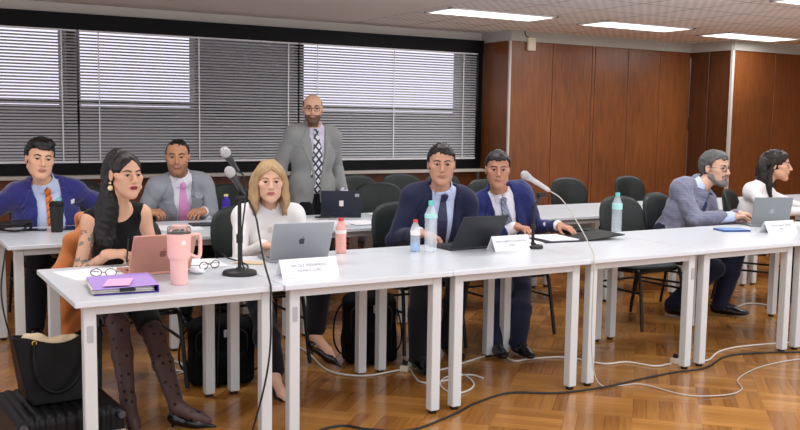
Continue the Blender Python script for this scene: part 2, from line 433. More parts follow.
# --- venetian blinds
def blind(xa, xb, label, cords):
    b = thing('venetian_blind', label, 'blind', ((xa + xb) / 2, YB, 1.04), 0, 'venetian blinds on the long window')
    hw = (xb - xa) / 2; z1 = 1.245
    MB().box((-hw, -.03, z1 - .0), (hw, .02, z1 + .03), .003).build('head_rail', 'white_metal', b)
    MB().box((-hw, -.02, 0), (hw, .02, .022), .003).build('bottom_rail', 'white_metal', b)
    sm = MB(); pitch = .0295; n = int((z1 - .03) / pitch); a = math.radians(29)
    for i in range(n):
        z = .04 + i * pitch; dy, dz = .0182 * math.cos(a), .0182 * math.sin(a)
        sm.add([V(-hw, -dy, z - dz), V(hw, -dy, z - dz), V(hw, 0, z + .002), V(-hw, 0, z + .002), V(-hw, dy, z + dz), V(hw, dy, z + dz),
                V(-hw, -dy, z - dz - .0012), V(hw, -dy, z - dz - .0012), V(hw, 0, z + .0008), V(-hw, 0, z + .0008), V(-hw, dy, z + dz - .0012), V(hw, dy, z + dz - .0012)],
               [(0,1,2,3),(3,2,5,4),(9,8,7,6),(10,11,8,9),(0,6,7,1),(4,5,11,10)])
    sm.build('slats', 'slat', b)
    for x in cords:
        MB().box((x - (xa+xb)/2 - .006, -.032, .02), (x - (xa+xb)/2 + .006, -.029, z1)).build('ladder_tape', 'white_metal', b)
    return b
blind(-1.3, 1.83, 'leftmost white venetian blind, behind the man in the blue jacket', (.3, 1.69))
blind(1.85, 4.12, 'middle white venetian blind, behind the seated man with the pink tie', (2.03, 3.02, 4.0))
blind(4.14, 6.45, 'right white venetian blind, behind the standing man and beside the wood panelling', (4.34, 5.3, 6.25))
# --- wood panelled walls
def panels(name, xa, xb, yf, seams, m='wood_wall', axis='x', top=2.43, floor_z=.1):
    mb = MB(); ed = [xa] + seams + [xb]
    for a, b in zip(ed[:-1], ed[1:]):
        if axis == 'x': mb.box((a + .004, yf, floor_z), (b - .004, yf + .028, top), .003)
        else: mb.box((yf, a + .034, floor_z), (yf + .028, b - .004, top), .003)
    if axis == 'x': mb.box((xa + .035, yf + .012, 0), (xb - .004, yf + .12, CZ))
    else: mb.box((yf + .012, xa + .035, 0), (yf + .12, xb, CZ))
    return struct(name, mb, m)
XA, YA, XB, YC = 6.58, 8.76, 9.55, 8.08
panels('wall_right_return', YA, WY, XA, [], axis='y')
panels('wall_right_panelled', XA, XB, YA, [7.22, 7.84, 7.89, 8.44, 9.0])
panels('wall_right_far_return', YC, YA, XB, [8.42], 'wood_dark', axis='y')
panels('wall_right_far', XB, 13.5, YC, [10.36, 11.1, 11.9])
for i, (a, b) in enumerate((((XA - .004, YA - .02, 2.43), (XB, YA + .02, CZ)), ((XA - .02, YA, 2.43), (XA + .02, WY, CZ)), ((XB - .02, YC, 2.43), (XB + .02, YA, CZ)), ((XB, YC - .02, 2.43), (13.5, YC + .02, CZ)))):
    struct('trim_%d' % (5 + i), MB().box(a, b), 'plaster_grey')
struct('trim_9', MB().box((XA - .014, YA - .014, 0), (XA + .012, YA + .01, 2.43)), 'sill')
struct('trim_10', MB().box((XB - .02, YC - .02, 0), (XB + .015, YC + .015, 2.43)), 'sill')
struct('baseboard_right', MB().box((XA, YA - .012, 0), (XB, YA + .02, .09)), 'dark_skirting')
struct('wall_far_right', MB().box((13.38, 0, 0), (13.5, YC, CZ)), 'wood_wall')
# --- ceiling lights
def troffer(x0, y0, x1, y1, label):
    o = thing('ceiling_light', label, 'ceiling light', ((x0+x1)/2, (y0+y1)/2, CZ), 0, 'fluorescent ceiling panels')
    hx, hy = (x1-x0)/2, (y1-y0)/2; f = MB()
    f.box((-hx, -hy, -.012), (-hx + .03, hy, 0)); f.box((hx - .03, -hy, -.012), (hx, hy, 0)); f.box((-hx, -hy, -.012), (hx, -hy + .03, 0)); f.box((-hx, hy - .03, -.012), (hx, hy, 0))
    f.build('frame', 'white_metal', o); MB().box((-hx + .03, -hy + .03, -.008), (hx - .03, hy - .03, -.001)).build('diffuser', 'diffuser', o)
    return o
troffer(4.83, 7.37, 6.13, 7.84, 'glowing ceiling panel nearest the window blinds')
troffer(6.74, 7.33, 8.04, 7.80, 'middle one of the row of three glowing ceiling panels along the wood wall')
troffer(8.66, 7.4, 9.96, 7.87, 'glowing ceiling panel at the right end of the row along the wood wall')
troffer(6.74, 4.88, 8.04, 5.35, 'glowing ceiling panel cut off by the top right corner of the photo')
# lamp light of the panels (also of those further back in the room)
def lamp(x, y, e, sx=1.2, sy=.42):
    l = bpy.data.lights.new('panel_lamp', 'AREA'); l.shape = 'RECTANGLE'; l.size = sx; l.size_y = sy; l.energy = e; l.color = (.97, .985, 1)
    o = bpy.data.objects.new('panel_lamp', l); COL.objects.link(o); o.location = (x, y, CZ - .03); return o
for x, y in ((5.48, 7.6), (7.39, 7.56), (9.31, 7.63), (7.39, 5.11), (9.4, 5.11), (5.48, 5.11), (3.5, 5.11), (1.5, 5.11), (5.48, 2.6), (3.5, 2.6), (1.5, 2.6), (7.39, 2.6), (-.5, 5.11)):
    lamp(x, y, LAMP)
mb = MB(); mb.box((-.05, -.02, -.06), (.05, .012, .06), .006)
bx = thing('wall_box', 'small cream plastic box high on the wood panelling, with a cable up to the ceiling', 'wall box', (6.87, YA - .013, 2.40))
MB().box((-.055, -.03, -.075), (.055, .01, .075), .006).build('casing', 'cream_plastic', bx)
mat('black_rubber', srgb('#141414'), .5)
MB().tube([(-.03, -.01, .07), (-.09, -.012, .1), (-.1, -.012, .15)], .006, 6, 4).build('cable', 'black_rubber', bx)

# ================================================================ tables
mat('table_top', srgb('#ced4da'), .3, var=(6, .02)); mat('table_edge', srgb('#c7c8cb'), .4); mat('table_leg', srgb('#c8cccc'), .35); mat('sticker', srgb('#a5a7aa'), .4)
TL, TD, TH = .914, .925, .74
def make_table(label, group):
    t = thing('conference_table', label, 'table', (0, 0, 0), 0, group)
    MB().box((0, 0, TH - .025), (TL, TD, TH), .003).build('tabletop', 'table_top', t)
    fr = MB(); i = .045
    fr.box((i, i, TH - .065), (TL - i, i + .035, TH - .025)); fr.box((i, TD - i - .035, TH - .065), (TL - i, TD - i, TH - .025))
    fr.box((i, i, TH - .05), (i + .03, TD - i, TH - .025)); fr.box((TL - i - .03, i, TH - .05), (TL - i, TD - i, TH - .025)); fr.build('apron', 'table_leg', t)
    for x in (.04, TL - .04 - .052):
        for y in (.04, TD - .04 - .052):
            l = MB().box((x, y, .018), (x + .052, y + .052, TH - .025), .003).build('leg', 'table_leg', t)
            MB().lathe([(.02, 0), (.022, .004), (.02, .018)], (x + .026, y + .026, 0), 12).build('foot', 'black_rubber', l)
    return t
R1 = [(.737, 3.852), (1.655, 3.846), (2.573, 3.85), (3.491, 3.856), (4.409, 3.862), (5.327, 3.864), (6.245, 3.864)]
L1 = ['pale grey front row table nearest the camera, holding the purple folder and pink tumbler',
      'pale grey front row table holding the silver laptop and red-capped drink bottle',
      'pale grey front row table with the dark laptop and two water bottles',
      'pale grey front row table under the open black document folder',
      'pale grey front row table before the bearded man',
      'pale grey front row table at the right edge of the photo',
      'pale grey front row table farthest right, only its rear legs visible']
L2 = ['pale grey second row table with the black travel mug and coiled cables',
      'pale grey second row table in front of the man in grey suit with pink tie',
      'pale grey second row table partly hidden by the blonde woman, white papers on it',
      'pale grey second row table with the dark stickered laptop',
      'pale grey second row table hidden behind the two men in blue suits',
      'pale grey bare second row table behind the open black folder',
      'pale grey bare second row table directly left of the bearded man',
      'pale grey second row table behind the bearded man',
      'pale grey second row table farthest right behind the woman in white']
t0 = make_table(L1[0], 'front row of conference tables'); t0.location = (*R1[0], 0)
for (x, y), l in zip(R1[1:6], L1[1:6]): dup(t0, (x, y, 0), 0, l, 'front row of conference tables')
for k in range(9): dup(t0, (.725 + .921 * k, 5.70, 0), 0, L2[k], 'second row of conference tables')
for x, y, nm in ((R1[0][0] + .066, 3.852, 0), (R1[1][0] + .066, 3.846, 1), (R1[4][0] - .062, 3.856, 2)):
    t = [o for o in bpy.data.objects if o.name.startswith('conference_table') and abs(o.location.x - R1[(0, 1, 3)[nm]][0]) < .01 and abs(o.location.y - R1[(0,1,3)[nm]][1]) < .01][0]
    lx = x - t.location.x
    MB().box((lx - .012, .037, .56), (lx + .012, .0405, .63)).build('sticker', 'sticker', t)

# ================================================================ chairs
mat('vinyl', srgb('#202625'), .45, spec=.3, bump=(300, .05)); mat('chair_tube', srgb('#131415'), .35, metal=.3)
def pad(w, h, t, n=2.6, bow=.0, seg=28):
    """rounded cushion in XZ plane centred on 0, thickness along Y, bowed"""
    prof = [(0, -t), (.6, -t), (.86, -t * .8), (.97, -t * .4), (1, 0), (.97, t * .4), (.86, t * .8), (.6, t), (0, t)]
    vs = []; fs = []; m = len(prof)
    for r, y in prof:
        for k in range(seg):
            a = 2*PI*k/seg; c, s = math.cos(a), math.sin(a)
            x = math.copysign(abs(c) ** (2/n), c) * w * r; z = math.copysign(abs(s) ** (2/n), s) * h * r
            vs.append(V(x, y + bow * (x / w) ** 2, z))
    for i in range(m - 1):
        for k in range(seg):
            a, b = i*seg + k, i*seg + (k+1) % seg; fs.append((a, a + seg, b + seg, b))
    return vs, fs
def make_chair(label, group=None):
    """faces -Y; back toward +Y"""
    c = thing('conference_chair', label, 'chair', (0, 0, 0), 0, group)
    mb = MB(); v, f = pad(.235, .225, .03, 3.2); R = RX(PI/2); v = [R @ p + V(0, 0, .455) for p in v]; mb.add(v, f, True); mb.build('seat', 'vinyl', c)
    mb = MB(); v, f = pad(.235, .185, .028, 2.7, -.05); R = RX(math.radians(-10)); v = [R @ p + V(0, .25, .76) for p in v]; mb.add(v, f, True); mb.build('backrest', 'vinyl', c)
    for s in (-1, 1):
        MB().tube([(s*.21, .15, .43), (s*.215, .22, .40), (s*.235, .30, .012)], .0125, 8, 5).build('leg', 'chair_tube', c)
        MB().tube([(s*.21, -.14, .43), (s*.215, -.19, .40), (s*.235, -.25, .012)], .0125, 8, 5).build('leg', 'chair_tube', c)
        MB().tube([(s*.21, -.12, .425), (s*.21, .18, .425), (s*.19, .235, .5), (s*.17, .262, .72)], .011, 8, 5).build('back_support', 'chair_tube', c)
    st = MB(); st.tube([(-.22, .24, .3), (.22, .24, .3)], .009, 8); st.tube([(-.21, -.15, .42), (.21, -.15, .42)], .01, 8); st.tube([(-.21, .15, .42), (.21, .15, .42)], .01, 8)
    for s in (-1, 1): st.tube([(s*.222, .25, .28), (s*.222, -.2, .28)], .009, 8)
    st.build('stretcher', 'chair_tube', c)
    return c
CH = [(1.28, 5.12, -.08, 'black padded chair with the orange jacket over its back, under the woman in black', 'front row chairs'),
      (2.10, 5.30, .0, 'black padded chair the blonde woman in white sits on', 'front row chairs'),
      (3.17, 5.18, .0, 'black padded chair under the man in the dark navy suit', 'front row chairs'),
      (3.95, 5.22, .0, 'black padded chair under the man in the bright blue suit', 'front row chairs'),
      (5.02, 5.0, .05, 'empty black padded chair pushed to the front row beside the water bottle', 'front row chairs'),
      (5.62, 5.16, .25, 'black padded chair under the bearded man', 'front row chairs'),
      (6.62, 5.25, .5, 'black padded chair under the dark-haired woman in white', 'front row chairs'),
      (1.18, 7.12, .0, 'black padded chair under the man in the blue velvet jacket', 'second row chairs'),
      (2.20, 7.15, .0, 'black padded chair under the seated man with the pink tie', 'second row chairs'),
      (2.75, 7.2, .3, 'empty dark chair between the man with the pink tie and the standing man', 'second row chairs'),
      (3.96, 6.98, -.15, 'empty dark chair right behind the stickered laptop, nearest of the three by the standing man', 'second row chairs'),
      (4.36, 8.05, .1, 'empty dark chair against the window wall, just right of the standing man', 'chairs along the window wall'),
      (4.86, 8.1, -.1, 'empty dark chair against the window wall, second from the standing man', 'chairs along the window wall'),
      (5.42, 8.1, .1, 'empty dark chair against the window wall, behind the man in the dark navy suit', 'chairs along the window wall'),
      (5.2, 7.0, .1, 'empty dark second row chair between the two men in blue suits', 'second row chairs'),
      (6.16, 6.95, .0, 'empty dark chair behind the bare second row table, left of the pair there', 'second row chairs'),
      (7.06, 7.0, .1, 'empty dark chair behind the bare second row table, right of the pair there', 'second row chairs'),
      (1.62, 8.1, .0, 'empty dark chair by the window, between the blue jacket man and the woman in black', 'chairs along the window wall'),
      ]
c0 = make_chair(CH[0][3], CH[0][4]); c0.location = (CH[0][0], CH[0][1], 0)
for x, y, r, l, g in CH[1:]: dup(c0, (x, y, 0), r, l, g)
# ================================================================ people
mat('eye_white', srgb('#b9aea6'), .3); mat('iris', srgb('#20140f'), .15); mat('shoe_black', srgb('#0d0d0f'), .22); mat('sole', srgb('#151515'), .6)
mat('specs', srgb('#1a1a1c'), .25, metal=.4)
class Pose: pass
def frame3(f, up=(0, 0, 1)):
    u = nrm(np.array(up, float)); f = np.array(f, float); f = nrm(f - u * (f @ u)); return np.cross(u, f), f, u    # left, forward, up
def ik(a, t, l1, l2, pole):
    d = t - a; D = np.linalg.norm(d)
    if D > (l1 + l2) * .995: s = D / ((l1 + l2) * .995); l1 *= s; l2 *= s
    x = (l1*l1 - l2*l2 + D*D) / (2 * D); y = math.sqrt(max(l1*l1 - x*x, 0)); n = d / D; p = np.array(pole, float); p = nrm(p - n * (p @ n))
    return a + n * x + p * y
def hand(w, d, nrml, side, curl=.5, s=1., spread=.12, thumb=.6, pinch=False):
    """w wrist, d direction of the fingers, nrml out of the BACK of the hand; side=+1 thumb toward cross(d,nrml)"""
    d = nrm(np.array(d, float)); n = np.array(nrml, float); n = nrm(n - d * (d @ n)); t = np.cross(d, n) * side; P = []
    R = np.stack([t, d, n], 1); k = .008
    P.append(RBox(w + d * .05 * s, V(.040, .046, .0135) * s, .0125 * s, R, k=.012))
    P.append(Cap(w - d * .02 * s, w + d * .02 * s, .026 * s, .027 * s, k=.015))
    base = w + d * .088 * s; L = [.072, .080, .074, .058]
    for i in range(4):
        o = base + t * (.0295 - .0197 * i) * s - d * (.004 if i in (0, 2) else (.012 if i == 3 else 0)) * s
        a = spread * (1.5 - i) * .5; dd = nrm(d * math.cos(a) + t * math.sin(a)); nn = n; cu = curl * (1 + .12 * i)
        if pinch and i == 0: cu = curl * .8
        p0 = o - d * .012 * s; rr = [.0088, .0084, .0078, .0068]; 
        if i == 3: rr = [x * .88 for x in rr]
        ang = 0
        for j, (fl, c) in enumerate(((.46, .7), (.30, 1.0), (.24, .7))):
            ang += cu * c; q = dd * math.cos(ang) - nn * math.sin(ang); p1 = p0 + q * (L[i] * fl + (.012 if j == 0 else 0)) * s
            P.append(Cap(p0, p1, rr[j] * s, rr[j+1] * s, k=.004 if j else .006)); p0 = p1
    a0 = w + d * .022 * s + t * .024 * s - n * .004 * s
    q1 = nrm(d * .55 + t * .75 - n * .25); a1 = a0 + q1 * .038 * s; q2 = nrm(d * .85 + t * (.45 - thumb * .4) - n * (.2 + .5 * thumb)); a2 = a1 + q2 * .032 * s; q3 = nrm(d * .9 - t * .25 * thumb - n * (.2 + .6 * thumb)); a3 = a2 + q3 * .026 * s
    P += [Cap(a0, a1, .0145 * s, .0115 * s, k=.012), Cap(a1, a2, .011 * s, .0095 * s, k=.004), Cap(a2, a3, .0095 * s, .0078 * s, k=.003)]
    return P
def head_prims(c, L, Fw, U, s=1., fem=False, jaw=1., nose=1.):
    def p(x, f, z): return c + (L * x + Fw * f + U * z) * s
    R = np.stack([L, Fw, U], 1); P = []
    def E(x, f, z, r, k=.02, op='u'): P.append(Ell(p(x, f, z), V(*r) * s, R, k * s, op))
    def C(a, b, ra, rb, k=.015): P.append(Cap(p(*a), p(*b), ra * s, rb * s, k * s))
    E(0, -.018, .034, (.073, .092, .082)); E(0, .028, .05, (.062, .052, .058), .03)
    E(0, .032, -.030, (.053 * (.97 if fem else 1.02) , .054, .076), .03)
    for q in (-1, 1):
        C((q*.050*jaw, .0, -.045), (q*.017*jaw, .066, -.097), .016, .015, .03)
        E(q*.037, .062, -.018, (.024, .022, .022), .02)
        C((q*.058, .03, .0), (q*.05, .06, -.008), .015, .012, .02)
    E(0, .070, -.098, (.018 * jaw, .017, .016), .02)
    for q in (-1, 1): E(q*.031, .046, -.056, (.024, .028, .030), .03)
    C((-.03, .078, .026), (.03, .078, .026), .012 if not fem else .009, .012 if not fem else .009, .015)
    for q in (-1, 1): E(q*.031, .098, .006, (.019, .014, .0115), .012, 's')
    for q in (-1, 1):
        E(q*.031, .0765, .0128, (.0165, .0135, .0060), .005); E(q*.031, .0765, -.0030, (.0155, .0125, .0052), .005)
    C((0, .086, .016), (0, .106 * (1 + .02 * nose), -.026), .0075, .0115 * nose, .010)
    for q in (-1, 1): E(q*.013*nose, .094, -.029, (.0085, .010, .008), .006)
    E(0, .084, -.052, (.026, .014, .016), .014)
    E(0, .0935, -.0535, (.021, .0075, .0048), .003); E(0, .0925, -.0620, (.018, .0080, .0056), .003)
    for q in (-1, 1):
        E(q*.0755, -.008, .002, (.0085, .018, .031), .006)
        E(q*.083, -.004, .004, (.005, .009, .018), .004, 's')
    return P
def make_person(name_label, cat, root, spec):
    s = spec.get('s', 1.); fem = spec.get('fem', False); W = spec.get('w', 1.); B = spec.get('belly', 0.)
    h = spec.get('h', .0048)
    o = thing('person', name_label, cat, (root[0], root[1], 0)); r0 = V(root[0], root[1], 0)
    P = Pose(); P.o = o; P.spec = spec
    g = lambda k: np.array(spec[k], float) - r0
    pel, N = g('pelvis'), g('neck'); P.pel, P.N = pel, N
    tl, tf, tu = frame3(spec['face'], N - pel); P.tl, P.tf, P.tu = tl, tf, tu
    hc = g('head'); hl, hf, hu = frame3(spec['look'], spec.get('hup', (0, 0, 1))); P.hc, P.hl, P.hf, P.hu = hc, hl, hf, hu; hs = s * spec.get('hs', 1.); P.hs = hs
    def T(x, f, z): return N + tl * x * s + tf * f * s + tu * z * s
    P.T = T
    H = lambda x, f, z: hc + (hl * x + hf * f + hu * z) * hs
    P.H = H
    TR = np.stack([tl, tf, tu], 1); tlen = np.linalg.norm(N - pel) / s
    sw = (.155 if fem else .178) * W; sh = {1: T(sw * .96, 0, -.070), -1: T(-sw * .96, 0, -.070)}; P.sh = sh
    torso = lambda i: [Ell(pel + tu * .02 * s, V(.160 * W + i, .115 + i + B * .3, .12 + i) * s, TR, .05), 
        Ell(N - tu * tlen * .62 * s + tf * B * .25 * s, V((.128 if fem else .148) * W + i + B * .3, .100 + i + B * .7, .17 + i) * s, TR, .06),
        Ell(N - tu * .21 * s + tf * .005, V((.132 if fem else .155) * W + i, .098 + i, .16 + i) * s, TR, .06),
        Cap(T(sw * .82, -.005, -.080), T(-sw * .82, -.005, -.080), (.052 + i) * s, k=.04),
        Cap(T(0, -.012, -.01), T(sw * .85, -.01, -.055), (.042 + i) * s, (.05 + i) * s, .03), Cap(T(0, -.012, -.01), T(-sw * .85, -.01, -.055), (.042 + i) * s, (.05 + i) * s, .03)] + \
        ([Ell(T(q * .062, .085, -.20), V(.058 + i * .6, .05 + i * .6, .058 + i * .6) * s, TR, .04) for q in (-1, 1)] if fem else [])
    el = {}; wr = {}; arms = {}
    for q, k in ((1, 'wl'), (-1, 'wr')):
        wr[q] = g(k); el[q] = ik(sh[q], wr[q], .285 * s, .255 * s, spec.get('p' + k, tl * q * .6 - V(0, 0, 1) - tf * .1))
    P.el, P.wr = el, wr
    fa = .82 if fem else 1.
    def arm(q, i, cut=0., j=None):
        j = i if j is None else j; a, b, c = sh[q], el[q], wr[q]; c = c + nrm(b - c) * cut
        return [Cap(a, b, (.052 * fa + i) * s, (.041 * fa + i) * s, .02), Ell(a - tu * .01, V(.050 * fa + i, .051 * fa + i, .056 + i) * s, TR, .04), Cap(b, c, (.042 * fa + i) * s, (.029 * fa + j) * s, .02)]
    P.arm = arm; P.torso = torso
    legs = {}; kn = {}; an = {}; hipj = {}
    hx = {1: pel + tl * .085 * s * W, -1: pel - tl * .085 * s * W}
    for q, k in ((1, 'al'), (-1, 'ar')):
        an[q] = g(k); kn[q] = ik(hx[q], an[q], .43 * s, .41 * s, spec.get('p' + k, tf * 1. + V(0, 0, 1.)))
    P.kn, P.an, P.hx = kn, an, hx
    def leg(q, i, j=None, cut=0.):
        j = i if j is None else j
        a = an[q] + nrm(kn[q] - an[q]) * cut
        return [Cap(hx[q], kn[q], (.078 + i) * s, (.052 + (i + j) / 2) * s, .04), Cap(kn[q], kn[q] + (a - kn[q]) * .4, (.050 + (i + j) / 2) * s, (.050 + j) * s, .02), Cap(kn[q] + (a - kn[q]) * .4, a, (.050 + j) * s, (.034 + j) * s, .02)]
    P.leg = leg
    ft = {1: nrm(np.array(spec.get('fl', tf))), -1: nrm(np.array(spec.get('fr', spec.get('fl', tf))))}; P.ft = ft
    # --- the body : one continuous surface
    pr = torso(0); 
    for q in (1, -1): pr += arm(q, 0); pr += leg(q, 0)
    for q in (1, -1):
        hd = spec['hl' if q == 1 else 'hr']; pr += hand(wr[q], hd[0], hd[1], hd[2], hd[3], s * (.93 if fem else 1.0), **(hd[4] if len(hd) > 4 else {}))
        pr += [Cap(an[q], an[q] + ft[q] * .09 * s - V(0, 0, .035) * s, .032 * s, .026 * s, .02), Cap(an[q] + ft[q] * .09 * s - V(0, 0, .035) * s, an[q] + ft[q] * .13 * s - V(0, 0, .046) * s, .026 * s, .016 * s, .02)]
    ntop = H(0, -.015, -.05); pr += [Cap(N - tu * .04 * s, ntop, (.048 if fem else .058) * s, (.044 if fem else .053) * s, .03)]
    pr += head_prims(hc, hl, hf, hu, hs, fem, spec.get('jaw', 1.), spec.get('nose', 1.))
    vs, fs = sdf_mesh(pr, h)
    c = vs[fs].mean(1); q = (c - hc) @ np.stack([hl, hf, hu], 1) / hs
    fm = np.zeros(len(fs), int); lip = (q[:, 1] > .088) & ((q[:, 0] / .0215) ** 2 + ((q[:, 2] + .0577) / .0095) ** 2 < 1); fm[lip] = 1
    if spec.get('stubble'):
        be = (q[:, 2] < -.036 - .02 * np.clip((.07 - q[:, 1]) / .07, -1, 1)) & (q[:, 2] > -.14) & (q[:, 1] > -.005) & ~lip & (np.linalg.norm(q, axis=1) < .17) & ((q[:, 2] < -.041) | (q[:, 1] < .05))
        fm[be] = 2
    if spec.get('sock', not fem):
        for qq in (1, -1):
            dd = np.linalg.norm(c - an[qq], axis=1); fm[(c[:, 2] < .28) & (dd < .3)] = 3
    mats = [spec['skin'], spec.get('lips', 'lips_man'), spec.get('stubble') or spec['skin'], 'sock']
    mesh_obj('body', vs, fs, None, o, smooth=True, mats=mats, fmat=fm)
    # eyes, brows
    for sd in (-1, 1):
        mb = MB(); e0 = H(sd*.031, .0745, .0052); R = np.stack([hl, hf, hu], 1)
        mb.lathe([(0, -.0125*hs)] + [(.0125*hs*math.sin(a), -.0125*hs*math.cos(a)) for a in np.linspace(.3, PI-.3, 8)] + [(0, .0125*hs)], e0, 14, axis=hf); mb.cur = 1
        gz = nrm(hf + np.array(spec.get('gaze', (0, 0, 0)), float)); mb.lathe([(.0075*hs, .0088*hs), (.0068*hs, .0112*hs), (.004*hs, .0128*hs), (0, .0133*hs)], e0, 12, axis=gz)
        mb.build('eye', None, o, mats=['eye_white', 'iris'])
        lm_ = MB(); lm_.tube([H(sd*.0165, .0855, .0078), H(sd*.024, .0895, .0105), H(sd*.034, .0895, .0112), H(sd*.0455, .0815, .0075)], [.0008*hs, .0017*hs, .0018*hs, .0008*hs], 6, 4); lm_.build('eyelashes', 'hair_black', o)
        bm = MB(); bm.tube([H(sd*.012, .092, .024), H(sd*.024, .0945, .0295), H(sd*.038, .088, .0305), H(sd*.051, .074, .023)], [.0034*hs, .0044*hs, .0038*hs, .0018*hs], 6, 4, flat=.8); bm.build('eyebrow', spec.get('hair', 'hair_black'), o)
    return P
mat('lips_man', srgb('#a87463'), .55); mat('lips_red', srgb('#7a1f22'), .35); mat('lips_rose', srgb('#b0615c'), .4); mat('sock', srgb('#15161c'), .8)
for n, c in (('hair_black', '#100d0d'), ('hair_dark', '#1c1513'), ('hair_grey', '#4a4949'), ('beard_brown', '#4a352c'), ('beard_grey', '#75706c'), ('hair_blond', '#a68a64')):
    m = mat(n, srgb(c), .38 if n != 'hair_blond' else .5, spec=.4); t = NT(m); vec, s_ = t.xyz(); mp = t.n('Mapping'); mp.inputs['Scale'].default_value = (160, 160, 22); t.l(vec, mp.inputs['Vector'])
    nz = t.n('TexNoise'); nz.inputs['Scale'].default_value = 1.2; t.l(mp.outputs[0], nz.inputs['Vector']); bp = t.n('Bump'); bp.inputs['Strength'].default_value = .7; bp.inputs['Distance'].default_value = .004
    t.l(nz.outputs['Fac'], bp.inputs['Height']); t.l(bp.outputs['Normal'], t.b.inputs['Normal'])
    cc = srgb(c); t.l(t.mix(nz.outputs['Fac'], tuple(x * .55 for x in cc), tuple(min(1, x * (1.9 if n in ('hair_grey',) else 1.5)) for x in cc)), t.b.inputs['Base Color'])
def short_hair(P, material, thick=.011, front=.068, side=-.012, top=0., recede=0., seed=1, quiff=0., part=0., name='hair', back=-.075, ring=False):
    """close cap of hair on the skull, hairline a curve from forehead over the temples to the nape"""
    hc, L, Fw, U, s = P.hc, P.hl, P.hf, P.hu, P.hs; R = np.stack([L, Fw, U], 1); i = thick
    H = P.H
    pr = [Ell(H(0, -.018, .034), V(.073 + i, .092 + i, .082 + i + top) * s, R, .01), Ell(H(0, .026, .05), V(.062 + i, .052 + i, .058 + i + top) * s, R, .02)]
    if quiff: pr += [Cap(H(-.045, .06, .092), H(.045, .062, .1), .024 * s * quiff, .026 * s * quiff, .02), Cap(H(-.03, .02, .112), H(.035, .03, .115), .022 * s * quiff, .024 * s * quiff, .02)]
    def line(p):
        q = (p - hc) @ R / s; x, f, z = q[:, 0], q[:, 1], q[:, 2]
        hz = np.interp(f, [-.12, -.045, -.02, .0, .012, .028, .045, .06, .2], [back, back, side - .012, side - .005, side, .045 + recede * .2, front - .006 + recede * .5, front, front])
        hz = hz + .0035 * np.sin(x * 230 + seed) * (f > .03) + .0025 * np.sin(x * 610)
        hz = hz + recede * np.clip((np.abs(x) - .015) / .03, 0, 1) * np.clip((f - .02) / .03, 0, 1) * .35
        d = (hz - z) * .75 * s
        # ear cut-out
        d = np.maximum(d, np.where(np.abs(x) > .05, .028 - np.sqrt((f + .006) ** 2 + z ** 2), -1) * s)
        if ring: d = np.maximum(d, (z - (.062 + .03 * np.clip(-f / .1, 0, 1))) * s)
        return d
    pr.append(Fn(line, .004 * s, 'i'))
    w1 = wrinkle(.0022 * s, 90, seed); w2 = wrinkle(.0025 * s, 38, seed + 3)
    vs, fs = sdf_mesh(pr, .004, lambda p: w1(p) + w2(p)); return mesh_obj(name, vs, fs, material, P.o, smooth=True)
def beard(P, material, thick=.005, seed=2):
    hc, L, Fw, U, s = P.hc, P.hl, P.hf, P.hu, P.hs; R = np.stack([L, Fw, U], 1); H = P.H; i = thick; jw = P.spec.get('jaw', 1.)
    pr = [Ell(H(0, .034, -.035), V(.058 + i, .054 + i, .078 + i) * s, R, .02), Ell(H(0, .073, -.1), V(.022 + i, .018 + i, .017 + i) * s, R, .02), Ell(H(0, .084, -.05), V(.028 + i * .8, .0145 + i, .017 + i * .6) * s, R, .012)]
    for q in (-1, 1): pr.append(Cap(H(q*.052*jw, .0, -.05), H(q*.022*jw, .068, -.098), (.019 + i) * s, (.017 + i) * s, .02))
    def cut(p):
        q = (p - hc) @ R / s; x, f, z = np.abs(q[:, 0]), q[:, 1], q[:, 2]
        top = np.interp(f, [-.02, .02, .05, .075, .1], [.01, -.022, -.048, -.052, -.036]); d = (z - top)
        d = np.maximum(d, -.006 - f + .0); mouth = .0 + (1 - np.sqrt((x / .024) ** 2 + ((z + .0575) / .0095) ** 2)) * .009; mouth = np.where(f > .06, mouth, -1)
        return np.maximum(d, mouth) * s
    pr.append(Fn(cut, .003, 'i')); w = wrinkle(.0012, 110, seed); vs, fs = sdf_mesh(pr, .0036, w); return mesh_obj('beard', vs, fs, material, P.o, smooth=True)
def locks(P, chains, material, name='hair', base=True, thick=.010, front=.062, seed=3, h=.005, cap_side=-.05, extra=()):
    """long hair: skull cap plus tapering strands. chains: list of (points, radii)"""
    hc, L, Fw, U, s = P.hc, P.hl, P.hf, P.hu, P.hs; R = np.stack([L, Fw, U], 1); H = P.H; pr = []
    if base:
        i = thick; cap = [Ell(H(0, -.018, .034), V(.073 + i, .092 + i, .082 + i) * s, R, .01), Ell(H(0, .026, .05), V(.062 + i, .052 + i, .058 + i) * s, R, .02)]
        pr += cap
    for pts, rad in chains:
        Q = catmull(pts, 4); rs = np.interp(np.linspace(0, 1, len(Q)), np.linspace(0, 1, len(rad)), rad)
        for a, b, ra, rb in zip(Q[:-1], Q[1:], rs[:-1], rs[1:]): pr.append(Cap(a, b, ra, rb, .008))
    pr += list(extra)
    def face_in(p):
        """negative inside the face window"""
        q = (p - hc) @ R / s; x, f, z = np.abs(q[:, 0]), q[:, 1], q[:, 2]
        hl_ = np.interp(z, [-.3, -.13, -.06, 0., .03, .05, front], [.07, .07, .063, .062, .056, .04, 0.])
        return np.maximum(np.maximum(x - hl_, z - front), .03 - f) * s
    pr.append(Fn(face_in, .004, 's'))
    w1 = wrinkle(.002 * s, 80, seed); vs, fs = sdf_mesh(pr, h, w1); return mesh_obj(name, vs, fs, material, P.o, smooth=True)
